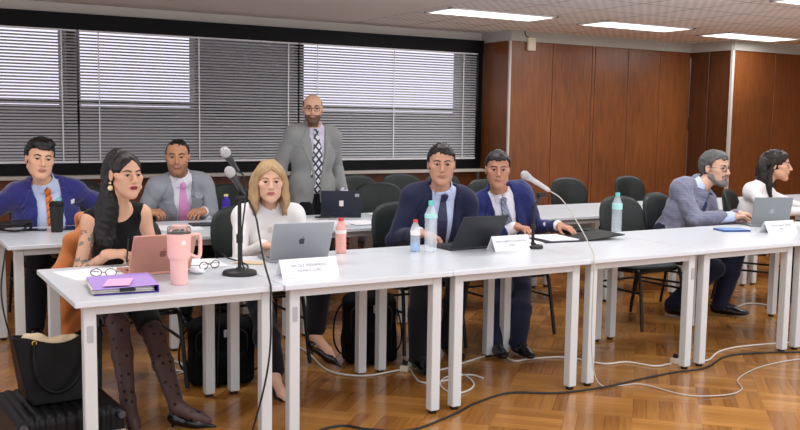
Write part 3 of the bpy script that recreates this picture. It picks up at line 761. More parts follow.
def jacket(P, material, i=.026, vlen=.34, vw=.075, open_w=.0, hem=.0, amp=.0035, seed=5, lapel_mat=None, sleeve=.03, name='jacket', lower=None, h=.006):
    s = P.spec.get('s', 1.); pr = P.torso(i)
    for q in (1, -1): pr += P.arm(q, i * .68, sleeve, i * .6 + .004)
    if P.spec.get('standing'):
        for q in (1, -1): pr.append(Cap(P.hx[q], P.hx[q] - V(0, 0, .26), .115 * s, .120 * s, .06))
    pr.append(Cap(P.T(0, -.03, -.01), P.T(0, -.035, .03), (.062) * s, .060 * s, .02))
    N, tl, tf, tu = P.N, P.tl, P.tf, P.tu
    def vcut(p):
        q = (p - N) / s; a = q @ tl; f = q @ tf; z = q @ tu; wv = np.where(-z < vlen, vw + (open_w - vw) * (-z) / vlen, open_w + (-z - vlen) * .05 * (1 if open_w > 0 or P.spec.get('standing') else 0))
        if open_w == 0: wv = np.where(-z < vlen, wv, -.01 + (np.clip(-z - vlen - .1, 0, 1)) * .10)
        return np.maximum(np.abs(a - P.spec.get('vshift', 0)) - wv, .0 - f) * s
    pr.append(Fn(vcut, .008))
    pr.append(Fn(lambda p: np.maximum(np.linalg.norm(np.cross(p - P.T(0, .0, 0), nrm(P.H(0, -.015, -.05) - N)), axis=1) - .060 * s, (P.T(0, 0, -.05) - p) @ tu), .006))
    if hem: pr.append(Fn(lambda p: hem - p[:, 2], .004, 'i'))
    w = wrinkle(amp, 13, seed); w2 = wrinkle(amp * .5, 30, seed + 1); vs, fs = sdf_mesh(pr, h, lambda p: w(p) + w2(p)); jo = mesh_obj(name, vs, fs, material, P.o, smooth=True)
    bv = bvh_of(vs, fs); T = P.T; lm = lapel_mat or material
    for q in (1, -1):
        vs_ = P.spec.get('vshift', 0)
        def e(z, extra=0): wv = vw + (open_w - vw) * min(z, vlen) / vlen; return vs_ + q * (wv + extra)
        rows = []
        for z, wd in ((.015, .03), (.07, .055), (.115, .085), (.118, .060), (.15, .075), (.22, .06), (.29, .03), (vlen, .006)):
            a, b = T(e(z, -.004), .25, -z), T(e(z, wd), .25, -z); rows.append((a, b) if q == 1 else (b, a))
        v, f = decal(bv, rows, -tf, .006, .002, 6, 3)
        if len(v): mesh_obj('lapel', v, f, lm, P.o, smooth=False)
    return jo, bv
def shirt(P, material, i=.010, collar=True, seed=8, name='shirt', arms=True, cuff=.012):
    s = P.spec.get('s', 1.); pr = P.torso(i)
    if arms:
        for q in (1, -1): pr += P.arm(q, .002 if collar else .009, cuff, .010)
    ax = nrm(P.H(0, -.015, -.05) - P.N); nr = (.048 if P.spec.get('fem') else .058)
    if collar: pr.append(Cap(P.N - ax * .03 * s, P.N + ax * .03 * s, (nr + .012) * s, (nr + .009) * s, .008))
    def ncut(p):
        q = p - P.N; return np.maximum(np.linalg.norm(np.cross(q, ax), axis=1) - (nr + .003) * s, -(q @ ax) - .02 * s)
    def top(p): q = p - P.N; fz = q @ P.tf; return np.maximum((q @ ax) - (.040 - .30 * np.clip(fz, -.07, .08)) * s, -9)
    pr.append(Fn(top, .002, 'i')) if collar else None
    pr.append(Fn(ncut, .003))
    w = wrinkle(.002, 20, seed); vs, fs = sdf_mesh([q for q in pr if q is not None], .006, w); so = mesh_obj(name, vs, fs, material, P.o, smooth=True)
    bv = bvh_of(vs, fs); T = P.T
    if collar:
        for q in (1, -1):
            rows = []
            for t_ in (0, .5, 1.):
                z = .0 + .05 * t_; a, b = T(q * (.004 + .004 * t_ * 4), .3, -z + .012), T(q * (.05 - .004 * t_), .3, -z * 1.05 + .034 * (1 - t_)); rows.append((a, b) if q == 1 else (b, a))
            v, f = decal(bv, rows, -P.tf, .006, .003, 4, 3)
            if len(v): mesh_obj('collar', v, f, material, P.o)
    return so, bv
def tie(P, bv, material, length=.42, wd=.040, sx=0.):
    T = P.T; s = P.spec.get('s', 1.); rows = []
    for z, w_ in ((.012, .019), (.03, .021), (.045, .015), (.06, .018), (.16, .034), (length * .9, wd * 1.15), (length, wd * 1.15), (length + .045, .002)):
        c = sx * z; rows.append((T(c - w_, .3, -z), T(c + w_, .3, -z)))
    v, f = decal(bv, rows, -P.tf, .010, .004, 6, 4); mesh_obj('tie', v, f, material, P.o, smooth=False)
    rows = [(T(-.017, .3, -.006), T(.017, .3, -.006)), (T(-.018, .3, -.02), T(.018, .3, -.02)), (T(-.011, .3, -.045), T(.011, .3, -.045))]
    v, f = decal(bv, rows, -P.tf, .02, .01, 4, 3); mesh_obj('tie_knot', v, f, material, P.o, smooth=False)
def trousers(P, material, i=.016, j=.024, cut=-.015, seed=11, name='trousers'):
    s = P.spec.get('s', 1.); TR = np.stack([P.tl, P.tf, P.tu], 1); pr = [Ell(P.pel + P.tu * .02 * s, V(.160 + i, .115 + i, .13) * s, TR, .05)]
    for q in (1, -1): pr += P.leg(q, i, j, cut)
    w = wrinkle(.004, 16, seed); vs, fs = sdf_mesh(pr, .0065, w); return mesh_obj(name, vs, fs, material, P.o, smooth=True)
def shoes(P, material='shoe_black', heel=0., pump=False):
    s = P.spec.get('s', 1.)
    for q in (1, -1):
        a = P.an[q]; f = P.ft[q]; g = V(f[0], f[1], 0); g = nrm(g); z0 = a[2] - .085 * s; up = V(0, 0, 1); l = np.cross(up, g); R = np.stack([l, g, up], 1)
        b = V(a[0], a[1], z0)
        if not pump:
            pr = [Ell(b - g * .02 + up * .048, V(.038, .055, .05) * s, R, .03), Ell(b + g * .06 + up * .04, V(.042, .08, .038) * s, R, .03), Ell(b + g * .14 + up * .028, V(.04, .075, .026) * s, R, .03), Cap(b + up * .05, b + up * .1, .042 * s, .044 * s, .02)]
            pr.append(Fn(lambda p, zz=z0: zz + .004 - p[:, 2], .003, 'i')); 
        else:
            ff = nrm(f); z1 = z0; b2 = a - up * .055 * s
            pr = [Ell(b2 - ff * .012, V(.029, .038, .034) * s, R, .02), Ell(b2 + ff * .09 - up * .012, V(.033, .055, .02) * s, np.stack([l, ff, np.cross(l, ff)], 1), .02), Cap(b2 + ff * .10 - up * .015, b2 + ff * .185 - up * .02, .024 * s, .006 * s, .02), Cap(b2 + up * -.012, b2 + ff * .1 - up * .02, .024 * s, .026 * s, .02)]
            tp = b2 + ff * .05 + up * .02
            pr.append(Fn(lambda p, t_=tp, ff_=ff: .024 - np.sqrt((((p - t_) @ ff_) / 1.9) ** 2 + (p[:, 2] - t_[2] - .012) ** 2), .003, 'i'))
        vs, fs = sdf_mesh(pr, .004); so = mesh_obj('shoe', vs, fs, material, P.o, smooth=True)
        if heel:
            mb = MB(); hp = a - up * .075 * s - nrm(f) * .022; mb.tube([hp + up * .01, hp - up * heel], [.012, .005], 8); mb.build('heel', material, so)
def glasses(P, material='specs', rx=.023, ry=.018, r=.0016, rect=False):
    H = P.H; mb = MB(); s = P.hs
    for q in (-1, 1):
        pts = [H(q*.031 + rx*math.cos(a), .100 - .010*abs(math.cos(a))*(1 if math.cos(a)*q > 0 else 0), .004 + ry*math.sin(a)) for a in np.linspace(0, 2*PI, 21)]
        mb.tube(pts, r*s, 6); mb.tube([H(q*(.031 + rx), .092, .01), H(q*.072, .06, .012), H(q*.080, .0, .012)], r*s, 6)
    mb.tube([H(-.031 + rx, .1, .008), H(0, .103, .012), H(.031 - rx, .1, .008)], r*s, 6); mb.build('glasses', material, P.o)
# ---------------------------------------------------------------- who is in the room
def fabric(name, col, rough=.8, sheen=.2, fine=240, var=.08, weave=None):
    m = mat(name, col, rough, sheen=sheen, bump=(fine, .25), spec=.2); t = NT(m); vec, s = t.xyz()
    n = t.n('TexNoise'); n.inputs['Scale'].default_value = 9; n.inputs['Detail'].default_value = 5; t.l(vec, n.inputs['Vector'])
    a, b = tuple(c * (1 - var) for c in col), tuple(min(1, c * (1 + var)) for c in col)
    base = t.mix(n.outputs['Fac'], a, b)
    if weave:
        wv = t.m('MULTIPLY', t.m('GREATER_THAN', t.m('SINE', t.m('MULTIPLY', s[2], 2*PI/weave[0])), .75), .5); wv = t.m('ADD', wv, t.m('MULTIPLY', t.m('GREATER_THAN', t.m('SINE', t.m('MULTIPLY', t.m('ADD', s[0], t.m('MULTIPLY', s[1], .4)), 2*PI/weave[0])), .75), .5))
        base = t.mix(wv, base, weave[1])
    t.l(base, t.b.inputs['Base Color']); return m
def stripes(name, cols, scale, ang=.6, wd=(.45, .1), rough=.5):
    m = mat(name, cols[0], rough); t = NT(m); vec, s = t.xyz(); v = t.m('ADD', t.m('MULTIPLY', s[0], math.cos(ang)), t.m('MULTIPLY', s[2], math.sin(ang)))
    f = t.m('FRACT', t.m('DIVIDE', v, scale)); a = t.m('LESS_THAN', f, wd[0]); base = t.mix(a, cols[0], cols[1])
    if len(cols) > 2: base = t.mix(t.m('MULTIPLY', t.m('GREATER_THAN', f, wd[0]), t.m('LESS_THAN', f, wd[0] + wd[1])), base, cols[2])
    t.l(base, t.b.inputs['Base Color']); return m
for n, c in (('skin_a', '#c6967c'), ('skin_b', '#d8a98c'), ('skin_c', '#b98565'), ('skin_d', '#bd8f76'), ('skin_e', '#d7ab93'), ('skin_f', '#b5836a')):
    mat(n, srgb(c), .48, spec=.35, var=(12, .05))
mat('stub_d', srgb('#654d3b'), .7); mat('stub_c', srgb('#93694f'), .6); mat('nail', srgb('#3d1226'), .2)
fabric('velvet', srgb('#272a70'), .75, .5, 60, .3); fabric('shirt_blue', srgb('#c3d0ee'), .7, .1); fabric('shirt_white', srgb('#e6e6ee'), .7, .1); fabric('shirt_lilac', srgb('#d6cfe2'), .7, .1)
fabric('suit_grey', srgb('#8f939c'), .8, .2); fabric('suit_stone', srgb('#8d8f8e'), .8, .2, var=.05); fabric('navy', srgb('#1d223c'), .8, .15); fabric('blue_suit', srgb('#222a62'), .75, .2)
fabric('tweed', srgb('#7d7f93'), .85, .2, weave=(.022, srgb('#6b6c80'))); fabric('white_knit', srgb('#e6e5e4'), .85, .2); fabric('white_blouse', srgb('#e9e6e8'), .8, .1)
fabric('black_cloth', srgb('#0b0b0d'), .8, .1); fabric('dark_trousers', srgb('#101117'), .85, .1); fabric('navy_trousers', srgb('#191c33'), .85, .1)
stripes('tie_orange', (srgb('#e8842c'), srgb('#d9691b'), srgb('#3a3438')), .035, -.75, (.55, .2)); stripes('tie_grey', (srgb('#8d93a8'), srgb('#6a7088')), .02, .8)
mat('tie_pink', srgb('#d893c8'), .45); mat('tie_navy', srgb('#2a2c4c'), .5); mat('tie_blue', srgb('#2f3a66'), .5, var=(60, .2))
m = mat('tie_check', (.8, .8, .8), .5); t = NT(m); vec, s = t.xyz(); A = t.m('ADD', s[0], t.m('MULTIPLY', s[2], .8)); B = t.m('SUBTRACT', s[0], t.m('MULTIPLY', s[2], .8))
fa = t.m('FRACT', t.m('DIVIDE', A, .058)); fb = t.m('FRACT', t.m('DIVIDE', B, .058)); x = t.m('MAXIMUM', t.m('LESS_THAN', fa, .34), t.m('LESS_THAN', fb, .34)); t.l(t.mix(x, srgb('#d9dadf'), srgb('#2c3142')), t.b.inputs['Base Color'])
# skin with the arm tattoo (ink lies in a patch of the upper arm)
m = mat('skin_tattoo', srgb('#d0a388'), .48, spec=.35); t = NT(m); vec, s = t.xyz(); TAT = t
# sheer dotted stockings
m = mat('stocking', srgb('#4b3a37'), .5, spec=.3); t = NT(m); vec, s = t.xyz(); vo = t.n('TexVoronoi'); vo.inputs['Scale'].default_value = 26; vo.inputs['Randomness'].default_value = .35; t.l(vec, vo.inputs['Vector'])
t.l(t.mix(t.m('LESS_THAN', vo.outputs['Distance'], .24), srgb('#4d3b38'), srgb('#0d0a0b')), t.b.inputs['Base Color'])
DN = V(0, 0, 1)
# 1 man in blue velvet jacket
P1 = make_person('person in blue velvet jacket with orange striped tie sitting behind the black travel mug', 'person', (1.13, 6.9), dict(
    pelvis=(1.16, 7.0, .575), neck=(1.125, 6.84, 1.02), head=(1.085, 6.775, 1.188), face=(-.02, -1, 0), look=(.02, -1, -.08), hup=(.10, 0, 1), s=1.05, hs=1.10, w=1.12, belly=.07, skin='skin_b', jaw=1.12,
    wl=(1.60, 6.72, .66), wr=(.62, 6.76, .66), pwl=(1, .3, -.7), pwr=(-1, .3, -.7), hl=((-.3, -.8, .1), DN, 1, .5), hr=((.3, -.8, .1), DN, -1, .5), al=(1.34, 6.45, .095), ar=(.98, 6.5, .095), hair='hair_black'))
short_hair(P1, 'hair_black', .014, .066, -.02, .008, seed=4, quiff=.8); s1, b1 = shirt(P1, 'shirt_blue'); tie(P1, b1, 'tie_orange', .40, .046, -.1 * -1)
j1, jb1 = jacket(P1, 'velvet', vlen=.36, vw=.085, open_w=.085, amp=0.0087); trousers(P1, 'dark_trousers'); shoes(P1)
mat('pin', srgb('#e8e8ec'), .3)
v_, f_ = decal(jb1, [(P1.T(.145, .3, -.10), P1.T(.17, .3, -.10)), (P1.T(.145, .3, -.125), P1.T(.17, .3, -.125))], -P1.tf, .012, .003, 3, 3); mesh_obj('lapel_pin', v_, f_, 'pin', P1.o)
# 2 woman in black
P2 = make_person('person in black sleeveless dress and dotted stockings writing beside the pink laptop', 'person', (1.18, 5.0), dict(
    pelvis=(1.2, 5.10, .565), neck=(1.165, 4.93, 1.02), head=(1.19, 4.845, 1.19), face=(.05, -1, 0), look=(.16, -.68, -.74), s=.97, hs=1.02, w=.94, fem=True, skin='skin_tattoo', lips='lips_red', jaw=.85, h=.0042,
    wl=(1.31, 4.70, .785), wr=(1.075, 4.74, .80), pwl=(.3, .2, -1), pwr=(-.35, .1, -1), hl=((-.75, -.65, 0), (.1, -.3, 1), 1, .55), hr=((.85, -.35, .05), (-.2, -.3, 1), -1, .75, dict(pinch=True, thumb=.8)),
    al=(1.286, 4.30, .10), ar=(1.095, 4.474, .115), fl=(.85, -.45, -.12), fr=(.05, -.8, -.5), pal=(.0, -.6, 1), par=(0, -.6, 1), hair='hair_black'))
c_ = P2.sh[-1] * .55 + P2.el[-1] * .45; q = TAT.n('VectorMath', operation='DISTANCE'); TAT.l(vec if False else TAT.n('TexCoord').outputs['Object'], q.inputs[0]); q.inputs[1].default_value = tuple(c_ + V(-.02, -.03, -.03))
nz = TAT.n('TexNoise'); nz.inputs['Scale'].default_value = 26; nz.inputs['Detail'].default_value = 2; TAT.l(TAT.n('TexCoord').outputs['Object'], nz.inputs['Vector'])
nz2 = TAT.n('TexNoise'); nz2.inputs['Scale'].default_value = 14; TAT.l(TAT.n('TexCoord').outputs['Object'], nz2.inputs['Vector'])
ink = TAT.m('MULTIPLY', TAT.m('LESS_THAN', q.outputs['Value'], .115), TAT.m('GREATER_THAN', nz.outputs['Fac'], .52))
inkc = TAT.mix(TAT.m('GREATER_THAN', nz2.outputs['Fac'], .52), srgb('#4f7068'), srgb('#8e5a50')); TAT.l(TAT.mix(TAT.m('MULTIPLY', ink, .75), srgb('#d0a388'), inkc), TAT.b.inputs['Base Color'])
def dress(P):
    s = P.spec['s']; pr = P.torso(.006); TR = np.stack([P.tl, P.tf, P.tu], 1)
    for q in (1, -1): pr += [Cap(P.hx[q], P.hx[q] + (P.kn[q] - P.hx[q]) * .8, .09 * s, .068 * s, .05)]
    def cut(p):
        q = (p - P.N) / s; a = np.abs(q @ P.tl); z = q @ P.tu; f = q @ P.tf
        neck = (.056 - np.sqrt((a / 1.35) ** 2 + np.minimum(z + .008, 0) ** 2)) ; neck = np.where(z > -.2, neck, -1)
        armh = a - (.150 - .35 * np.clip((-z - .09), -.1, 0) * -1 * -1 + .9 * np.clip(-z - .16, 0, .2))
        armh = np.where(z > -.26, armh, -1); return -np.maximum(neck, armh) * s
    pr.append(Fn(cut, .004, 's')); w = wrinkle(.0022, 22, 3); vs, fs = sdf_mesh(pr, .0055, w); mesh_obj('dress', vs, fs, 'black_cloth', P.o, smooth=True)
dress(P2)
pr = []
for q in (1, -1): pr += P2.leg(q, .0025, .0025)
for q in (1, -1): pr += [Cap(P2.an[q], P2.an[q] + P2.ft[q] * .09 - V(0, 0, .035), .036, .03, .02), Cap(P2.an[q] + P2.ft[q] * .09 - V(0, 0, .035), P2.an[q] + P2.ft[q] * .15 - V(0, 0, .048), .029, .02, .02)]
vs, fs = sdf_mesh(pr, .005); mesh_obj('stockings', vs, fs, 'stocking', P2.o, smooth=True); shoes(P2, pump=True, heel=.03)
H = P2.H; T = P2.T
ch = [([H(0, -.05, .10), H(0, -.11, .09), H(-.02, -.13, .02), H(-.035, -.10, -.06), H(-.05, -.06, -.13), T(-.075, .06, -.08), T(-.08, .10, -.2), T(-.075, .11, -.32), T(-.07, .10, -.40)], [.035, .042, .045, .042, .04, .038, .036, .03, .012]),
      ([H(-.01, -.1, .0), H(-.06, -.09, -.08), T(-.11, .03, -.05), T(-.11, .09, -.16), T(-.10, .10, -.30)], [.03, .032, .03, .026, .01]),
      ([H(-.0, -.1, .02), H(-.03, -.06, -.12), T(-.05, .07, -.1), T(-.05, .11, -.24), T(-.055, .11, -.36)], [.03, .03, .026, .024, .008])]
locks(P2, ch, 'hair_black', thick=.006, front=.080, seed=7, h=.0045)
for q in (-1, 1):
    er = MB(); er.lathe([(0, -.014), (.010, -.011), (.014, 0), (.010, .011), (0, .014)], H(q*.082, -.004, -.062), 14); er.lathe([(0, -.007), (.006, -.004), (.007, 0), (.005, .006), (0, .007)], H(q*.083, -.004, -.037), 12)
    er.build('earring', mat('gold_shell', srgb('#e6cfa6'), .3, metal=.3) if q < 0 else 'gold_shell', P2.o)
# 3 seated man in grey suit, pink tie
P3 = make_person('person in light grey suit with pink tie sitting with both hands on the table', 'person', (2.12, 7.0), dict(
    pelvis=(2.15, 7.08, .575), neck=(2.105, 6.90, 1.04), head=(2.075, 6.86, 1.19), face=(-.06, -1, 0), look=(-.33, -.94, -.10), s=1.04, hs=1.08, w=1.02, skin='skin_c', stubble='stub_c', jaw=.95,
    wl=(2.20, 6.64, .80), wr=(1.80, 6.72, .80), pwl=(.45, .3, -1), pwr=(-.45, .3, -1), hl=((-.75, -.55, .05), (.0, -.4, 1), 1, .8), hr=((.75, -.5, .05), (0, -.4, 1), -1, .8), al=(2.3, 6.5, .095), ar=(2.0, 6.5, .095), hair='hair_black'))
short_hair(P3, 'hair_black', .007, .074, -.016, .0, recede=.014, seed=9); s3, b3 = shirt(P3, 'shirt_white'); tie(P3, b3, 'tie_pink', .36, .036)
j3, jb3 = jacket(P3, 'suit_grey', vlen=.40, vw=.075, open_w=.03, amp=0.0058, seed=21); trousers(P3, 'dark_trousers'); shoes(P3)
v_, f_ = decal(jb3, [(P3.T(.10, .3, -.175), P3.T(.125, .3, -.155)), (P3.T(.09, .3, -.20), P3.T(.15, .3, -.185)), (P3.T(.085, .3, -.225), P3.T(.145, .3, -.21))], -P3.tf, .011, .004, 4, 3); mesh_obj('pocket_square', v_, f_, 'shirt_white', P3.o)
# 4 standing man
P4 = make_person('person standing in grey suit with black and white checked tie, glasses and bald head', 'person', (3.31, 7.14), dict(
    pelvis=(3.32, 7.17, .93), neck=(3.32, 7.13, 1.425), head=(3.29, 7.08, 1.572), face=(-.10, -1, 0), look=(-.40, -.92, -.04), s=1.02, hs=1.03, w=.98, skin='skin_b', stubble='stub_d', standing=True, vshift=.012, jaw=.9,
    wl=(3.60, 7.10, .86), wr=(3.03, 7.12, .86), pwl=(.25, 1, 0), pwr=(-.25, 1, 0), hl=((0, -.15, -1), (1, -.1, 0), 1, .35), hr=((0, -.15, -1), (-1, -.1, 0), -1, .35), al=(3.42, 7.17, .095), ar=(3.21, 7.17, .095), pal=(0, -1, 0), par=(0, -1, 0), fl=(.2, -1, 0), fr=(-.2, -1, 0), hair='hair_dark'))
short_hair(P4, 'hair_dark', .003, .2, -.03, 0, seed=12, ring=True); glasses(P4)
s4, b4 = shirt(P4, 'shirt_lilac'); tie(P4, b4, 'tie_check', .50, .055, .02); jacket(P4, 'suit_stone', vlen=.46, vw=.072, open_w=.02, hem=.70, amp=0.0051, seed=31, i=.024); trousers(P4, 'dark_trousers', .012, .03); shoes(P4)
# 5 blonde woman in white
P5 = make_person('person with blonde hair in white buttoned knit jacket behind the silver laptop', 'person', (2.1, 5.15), dict(
    pelvis=(2.14, 5.28, .565), neck=(2.09, 5.10, .975), head=(2.072, 5.045, 1.125), face=(-.25, -1, 0), look=(-.30, -.95, -.08), s=.98, hs=1.03, w=1.1, fem=True, skin='skin_e', lips='lips_rose', jaw=.88,
    wl=(2.26, 4.80, .79), wr=(1.93, 4.80, .79), pwl=(.35, .3, -1), pwr=(-.35, .3, -1), hl=((-.5, -.8, 0), DN, 1, .5), hr=((.5, -.75, 0), DN, -1, .5), ar=(1.90, 4.56, .10), al=(2.235, 4.76, .25), fr=(.1, -.9, -.35), fl=(.75, -.35, -.6), par=(0, -.5, 1), pal=(.3, -.5, 1), hair='hair_blond'))
H = P5.H; T = P5.T; ch = []
for q in (-1, 1):
    ch += [([H(q*.022, .05, .10), H(q*.060, .052, .06), H(q*.076, .035, -.01), H(q*.074, .03, -.07), H(q*.086, .035, -.12), H(q*.074, .04, -.17)], [.012, .013, .014, .018, .018, .006]),
           ([H(q*.03, .02, .108), H(q*.074, .01, .05), H(q*.084, .0, -.03), H(q*.092, .0, -.09), H(q*.080, .01, -.14), H(q*.094, .012, -.19)], [.012, .016, .020, .022, .020, .006]),
           ([H(q*.02, -.02, .115), H(q*.078, -.03, .04), H(q*.088, -.03, -.05), H(q*.096, -.03, -.12), H(q*.08, -.02, -.19)], [.016, .02, .024, .024, .008]),
           ([H(q*.02, -.08, .08), H(q*.07, -.08, .0), H(q*.075, -.07, -.09), H(q*.07, -.06, -.17)], [.03, .04, .04, .015]), ([H(0, -.1, .04), H(q*.02, -.105, -.05), H(q*.03, -.085, -.15)], [.04, .045, .02])]
locks(P5, ch, 'hair_blond', thick=.012, front=.074, seed=17)
s5, b5 = shirt(P5, 'white_knit', .016, collar=False, name='knit_jacket', cuff=.0); trousers(P5, 'dark_trousers', .012, .026, .05); shoes(P5, pump=True, heel=.045)
mat('button_white', srgb('#cfc9c0'), .3)
for z in (-.10, -.19, -.28):
    v_, f_ = decal(b5, [(T(-.011, .3, z + .011), T(.011, .3, z + .011)), (T(-.011, .3, z - .011), T(.011, .3, z - .011))], -P5.tf, .008, .003, 3, 3); mesh_obj('button', v_, f_, 'button_white', P5.o)
# 6 man in dark navy suit
P6 = make_person('person in dark navy suit and tie typing on the dark laptop behind the water bottles', 'person', (3.25, 5.1), dict(
    pelvis=(3.27, 5.22, .58), neck=(3.275, 5.06, 1.055), head=(3.232, 5.0, 1.212), face=(-.22, -1, 0), look=(-.48, -.87, -.08), s=1.05, hs=1.05, w=1.02, belly=.02, skin='skin_d',
    wl=(3.36, 4.82, .80), wr=(2.99, 4.86, .80), pwl=(.3, .3, -1), pwr=(-.4, .3, -1), hl=((-.4, -.85, -.05), DN, 1, .45), hr=((.45, -.85, -.08), DN, -1, .45), ar=(2.875, 4.66, .095), al=(3.228, 4.86, .095), fl=(-.2, -1, 0), fr=(-.25, -1, 0), hair='hair_black'))
short_hair(P6, 'hair_black', .010, .066, -.02, .004, seed=14); s6, b6 = shirt(P6, 'shirt_blue'); tie(P6, b6, 'tie_navy', .38, .040); jacket(P6, 'navy', vlen=.40, vw=.085, open_w=.06, amp=0.0065, seed=41); trousers(P6, 'dark_trousers'); shoes(P6)
# 7 man in bright blue suit
P7 = make_person('person in bright blue suit with grey tie reaching for the open black folder', 'person', (3.85, 5.2), dict(
    pelvis=(3.95, 5.28, .575), neck=(3.765, 5.10, 1.02), head=(3.708, 5.04, 1.17), face=(-.30, -1, 0), look=(-.52, -.85, -.1), s=1.0, hs=1.02, w=1.04, skin='skin_f',
    wl=(4.10, 4.86, .795), wr=(3.76, 4.90, .80), pwl=(.5, .4, -1), pwr=(-.4, .3, -1), hl=((.25, -.95, -.1), DN, 1, .3), hr=((.35, -.85, -.05), DN, -1, .6), ar=(3.499, 4.75, .095), al=(3.632, 4.67, .095), pal=(.8, -.6, 1), par=(.3, -.6, 1), fl=(-.2, -1, 0), fr=(-.3, -1, 0), hair='hair_black'))
short_hair(P7, 'hair_black', .011, .066, -.022, .006, seed=15); s7, b7 = shirt(P7, 'shirt_white'); tie(P7, b7, 'tie_grey', .36, .034); jacket(P7, 'blue_suit', vlen=.40, vw=.08, open_w=.06, amp=0.0065, seed=51); trousers(P7, 'navy_trousers'); shoes(P7)
# 8 bearded man
P8 = make_person('person with grey hair, beard and glasses in grey tweed jacket, turned to the grey laptop', 'person', (5.7, 5.15), dict(
    pelvis=(5.60, 5.26, .575), neck=(5.775, 5.16, 1.005), head=(5.885, 5.10, 1.145), face=(.14, -.97, 0), look=(.12, -.88, -.44), s=1.05, hs=1.08, w=1.02, belly=.02, skin='skin_e', nose=1.1,
    wl=(5.97, 4.94, .80), wr=(5.75, 4.79, .80), pwl=(.3, .6, -1), pwr=(-.4, -.3, -1), hl=((.75, -.5, -.05), DN, 1, .55), hr=((.95, -.15, -.05), DN, -1, .5), al=(5.85, 4.95, .095), ar=(5.467, 5.08, .10), par=(.9, -.3, .8), pal=(.9, -.5, .9), fl=(.5, -.8, 0), fr=(.1, -1, -.1), hair='hair_grey'))
short_hair(P8, 'hair_grey', .014, .068, -.025, .006, seed=16); beard(P8, 'beard_grey', .005, 6); glasses(P8)
s8, b8 = shirt(P8, 'shirt_blue'); tie(P8, b8, 'tie_blue', .36, .036); jacket(P8, 'tweed', vlen=.38, vw=.072, open_w=.03, amp=0.0080, seed=61); trousers(P8, 'navy_trousers'); shoes(P8)
# 9 woman in white, right
P9 = make_person('person with long dark hair in white blouse at the right edge, turned to the side', 'person', (6.65, 5.3), dict(
    pelvis=(6.60, 5.36, .565), neck=(6.68, 5.27, .985), head=(6.78, 5.215, 1.155), face=(.20, -.97, 0), look=(.48, -.87, -.05), s=1.0, hs=1.08, w=.98, fem=True, skin='skin_b', lips='lips_rose', jaw=.88,
    wl=(6.98, 4.93, .80), wr=(6.66, 4.86, .80), pwl=(1, .1, -.4), pwr=(-1, -.1, -.5), hl=((.2, -.95, 0), DN, 1, .5), hr=((.5, -.8, 0), DN, -1, .5), al=(6.95, 4.95, .10), ar=(6.7, 4.95, .10), par=(.4, -.5, 1), pal=(.4, -.5, 1), hair='hair_dark'))
H = P9.H; T = P9.T; ch = []
for q in (-1, 1):
    ch += [([H(q*.04, .03, .105), H(q*.070, -.01, .03), H(q*.078, -.035, -.06), H(q*.08, -.035, -.15), H(q*.07, -.02, -.27)], [.012, .018, .022, .026, .010]), ([H(q*.02, -.08, .08), H(q*.07, -.09, .0), H(q*.075, -.09, -.10), H(q*.07, -.07, -.27)], [.03, .045, .045, .015])]
ch.append(([H(0, -.1, .04), H(0, -.11, -.08), H(0, -.1, -.26)], [.045, .05, .02]))
locks(P9, ch, 'hair_dark', thick=.012, front=.07, seed=27)
shirt(P9, 'white_blouse', .016, collar=False, name='blouse', cuff=.0); trousers(P9, 'dark_trousers'); shoes(P9)
# ================================================================ things on the tables
TT = TH + .0005
mat('alu', srgb('#a9abb0'), .32, metal=.75); mat('alu_rose', srgb('#d09a88'), .36, metal=.6); mat('laptop_black', srgb('#24262c'), .4); mat('laptop_grey', srgb('#8d9294'), .35, metal=.6); mat('laptop_navy', srgb('#1d2130'), .4)
mat('keys', srgb('#141416'), .5); mat('logo_dark', srgb('#4a4c52'), .3, metal=.5); mat('logo_rose', srgb('#8e6257'), .3, metal=.5); mat('screen_glass', srgb('#0a0c10'), .1)
mat('paper', srgb('#eeeef2'), .7); mat('print_ink', srgb('#8c8d94'), .7); mat('purple', srgb('#8c6cc9'), .5); mat('purple_light', srgb('#b294de'), .5); mat('purple_dark', srgb('#4b2f96'), .45); mat('pink_note', srgb('#e9b5dc'), .6); mat('page_edge', srgb('#d8d3cc'), .8)
mat('tumbler_pink', srgb('#edbcb5'), .4); mat('clear_plastic', (.95, .96, .97), .08, trans=.9, ior=1.2); mat('teal_cap', srgb('#5fc4bd'), .4); mat('red_cap', srgb('#cf3f47'), .4); mat('bottle_clear', (.80, .88, .93), .08, alpha=.3)
mat('water_blue', srgb('#6fb0e4'), .1, alpha=.7); mat('label_teal', srgb('#a5dcd6'), .5); mat('label_white', srgb('#e6e0dc'), .5, var=(40, .15)); mat('drink_red', srgb('#cc5a55'), .3); mat('drink_pink', srgb('#e2a59b'), .35, var=(50, .2)); mat('bottle_purple', srgb('#4c3aa8'), .15, trans=.3, ior=1.1); mat('cap_yellow', srgb('#d9c68f'), .4)
mat('mic_body', srgb('#4a4c50'), .35, metal=.5); mat('mic_white', srgb('#c9cacc'), .35, metal=.2); mat('mic_mesh', srgb('#c4c6c8'), .4, metal=.4, bump=(900, .6)); mat('chrome', srgb('#b5b7ba'), .2, metal=.9); mat('matte_black', srgb('#111214'), .5); mat('black_leather', srgb('#090909'), .5, spec=.2, bump=(120, .15)); mat('beige_lining', srgb('#cdb999'), .8)
mat('abs_black', srgb('#0c0d0f'), .5, spec=.25); mat('nylon_black', srgb('#08090a'), .8, spec=.15, bump=(300, .3)); mat('cable_white', srgb('#d6d2c8'), .5); mat('cable_grey', srgb('#b9b6ae'), .5); mat('blue_cover', srgb('#5d8fce'), .4); mat('blue_dark', srgb('#2e4f8a'), .4); mat('coat_orange', srgb('#b5682c'), .75, sheen=.3, var=(8, .12)); mat('gold', srgb('#c9a24a'), .3, metal=.7); mat('nail_pink', srgb('#b03c86'), .3)
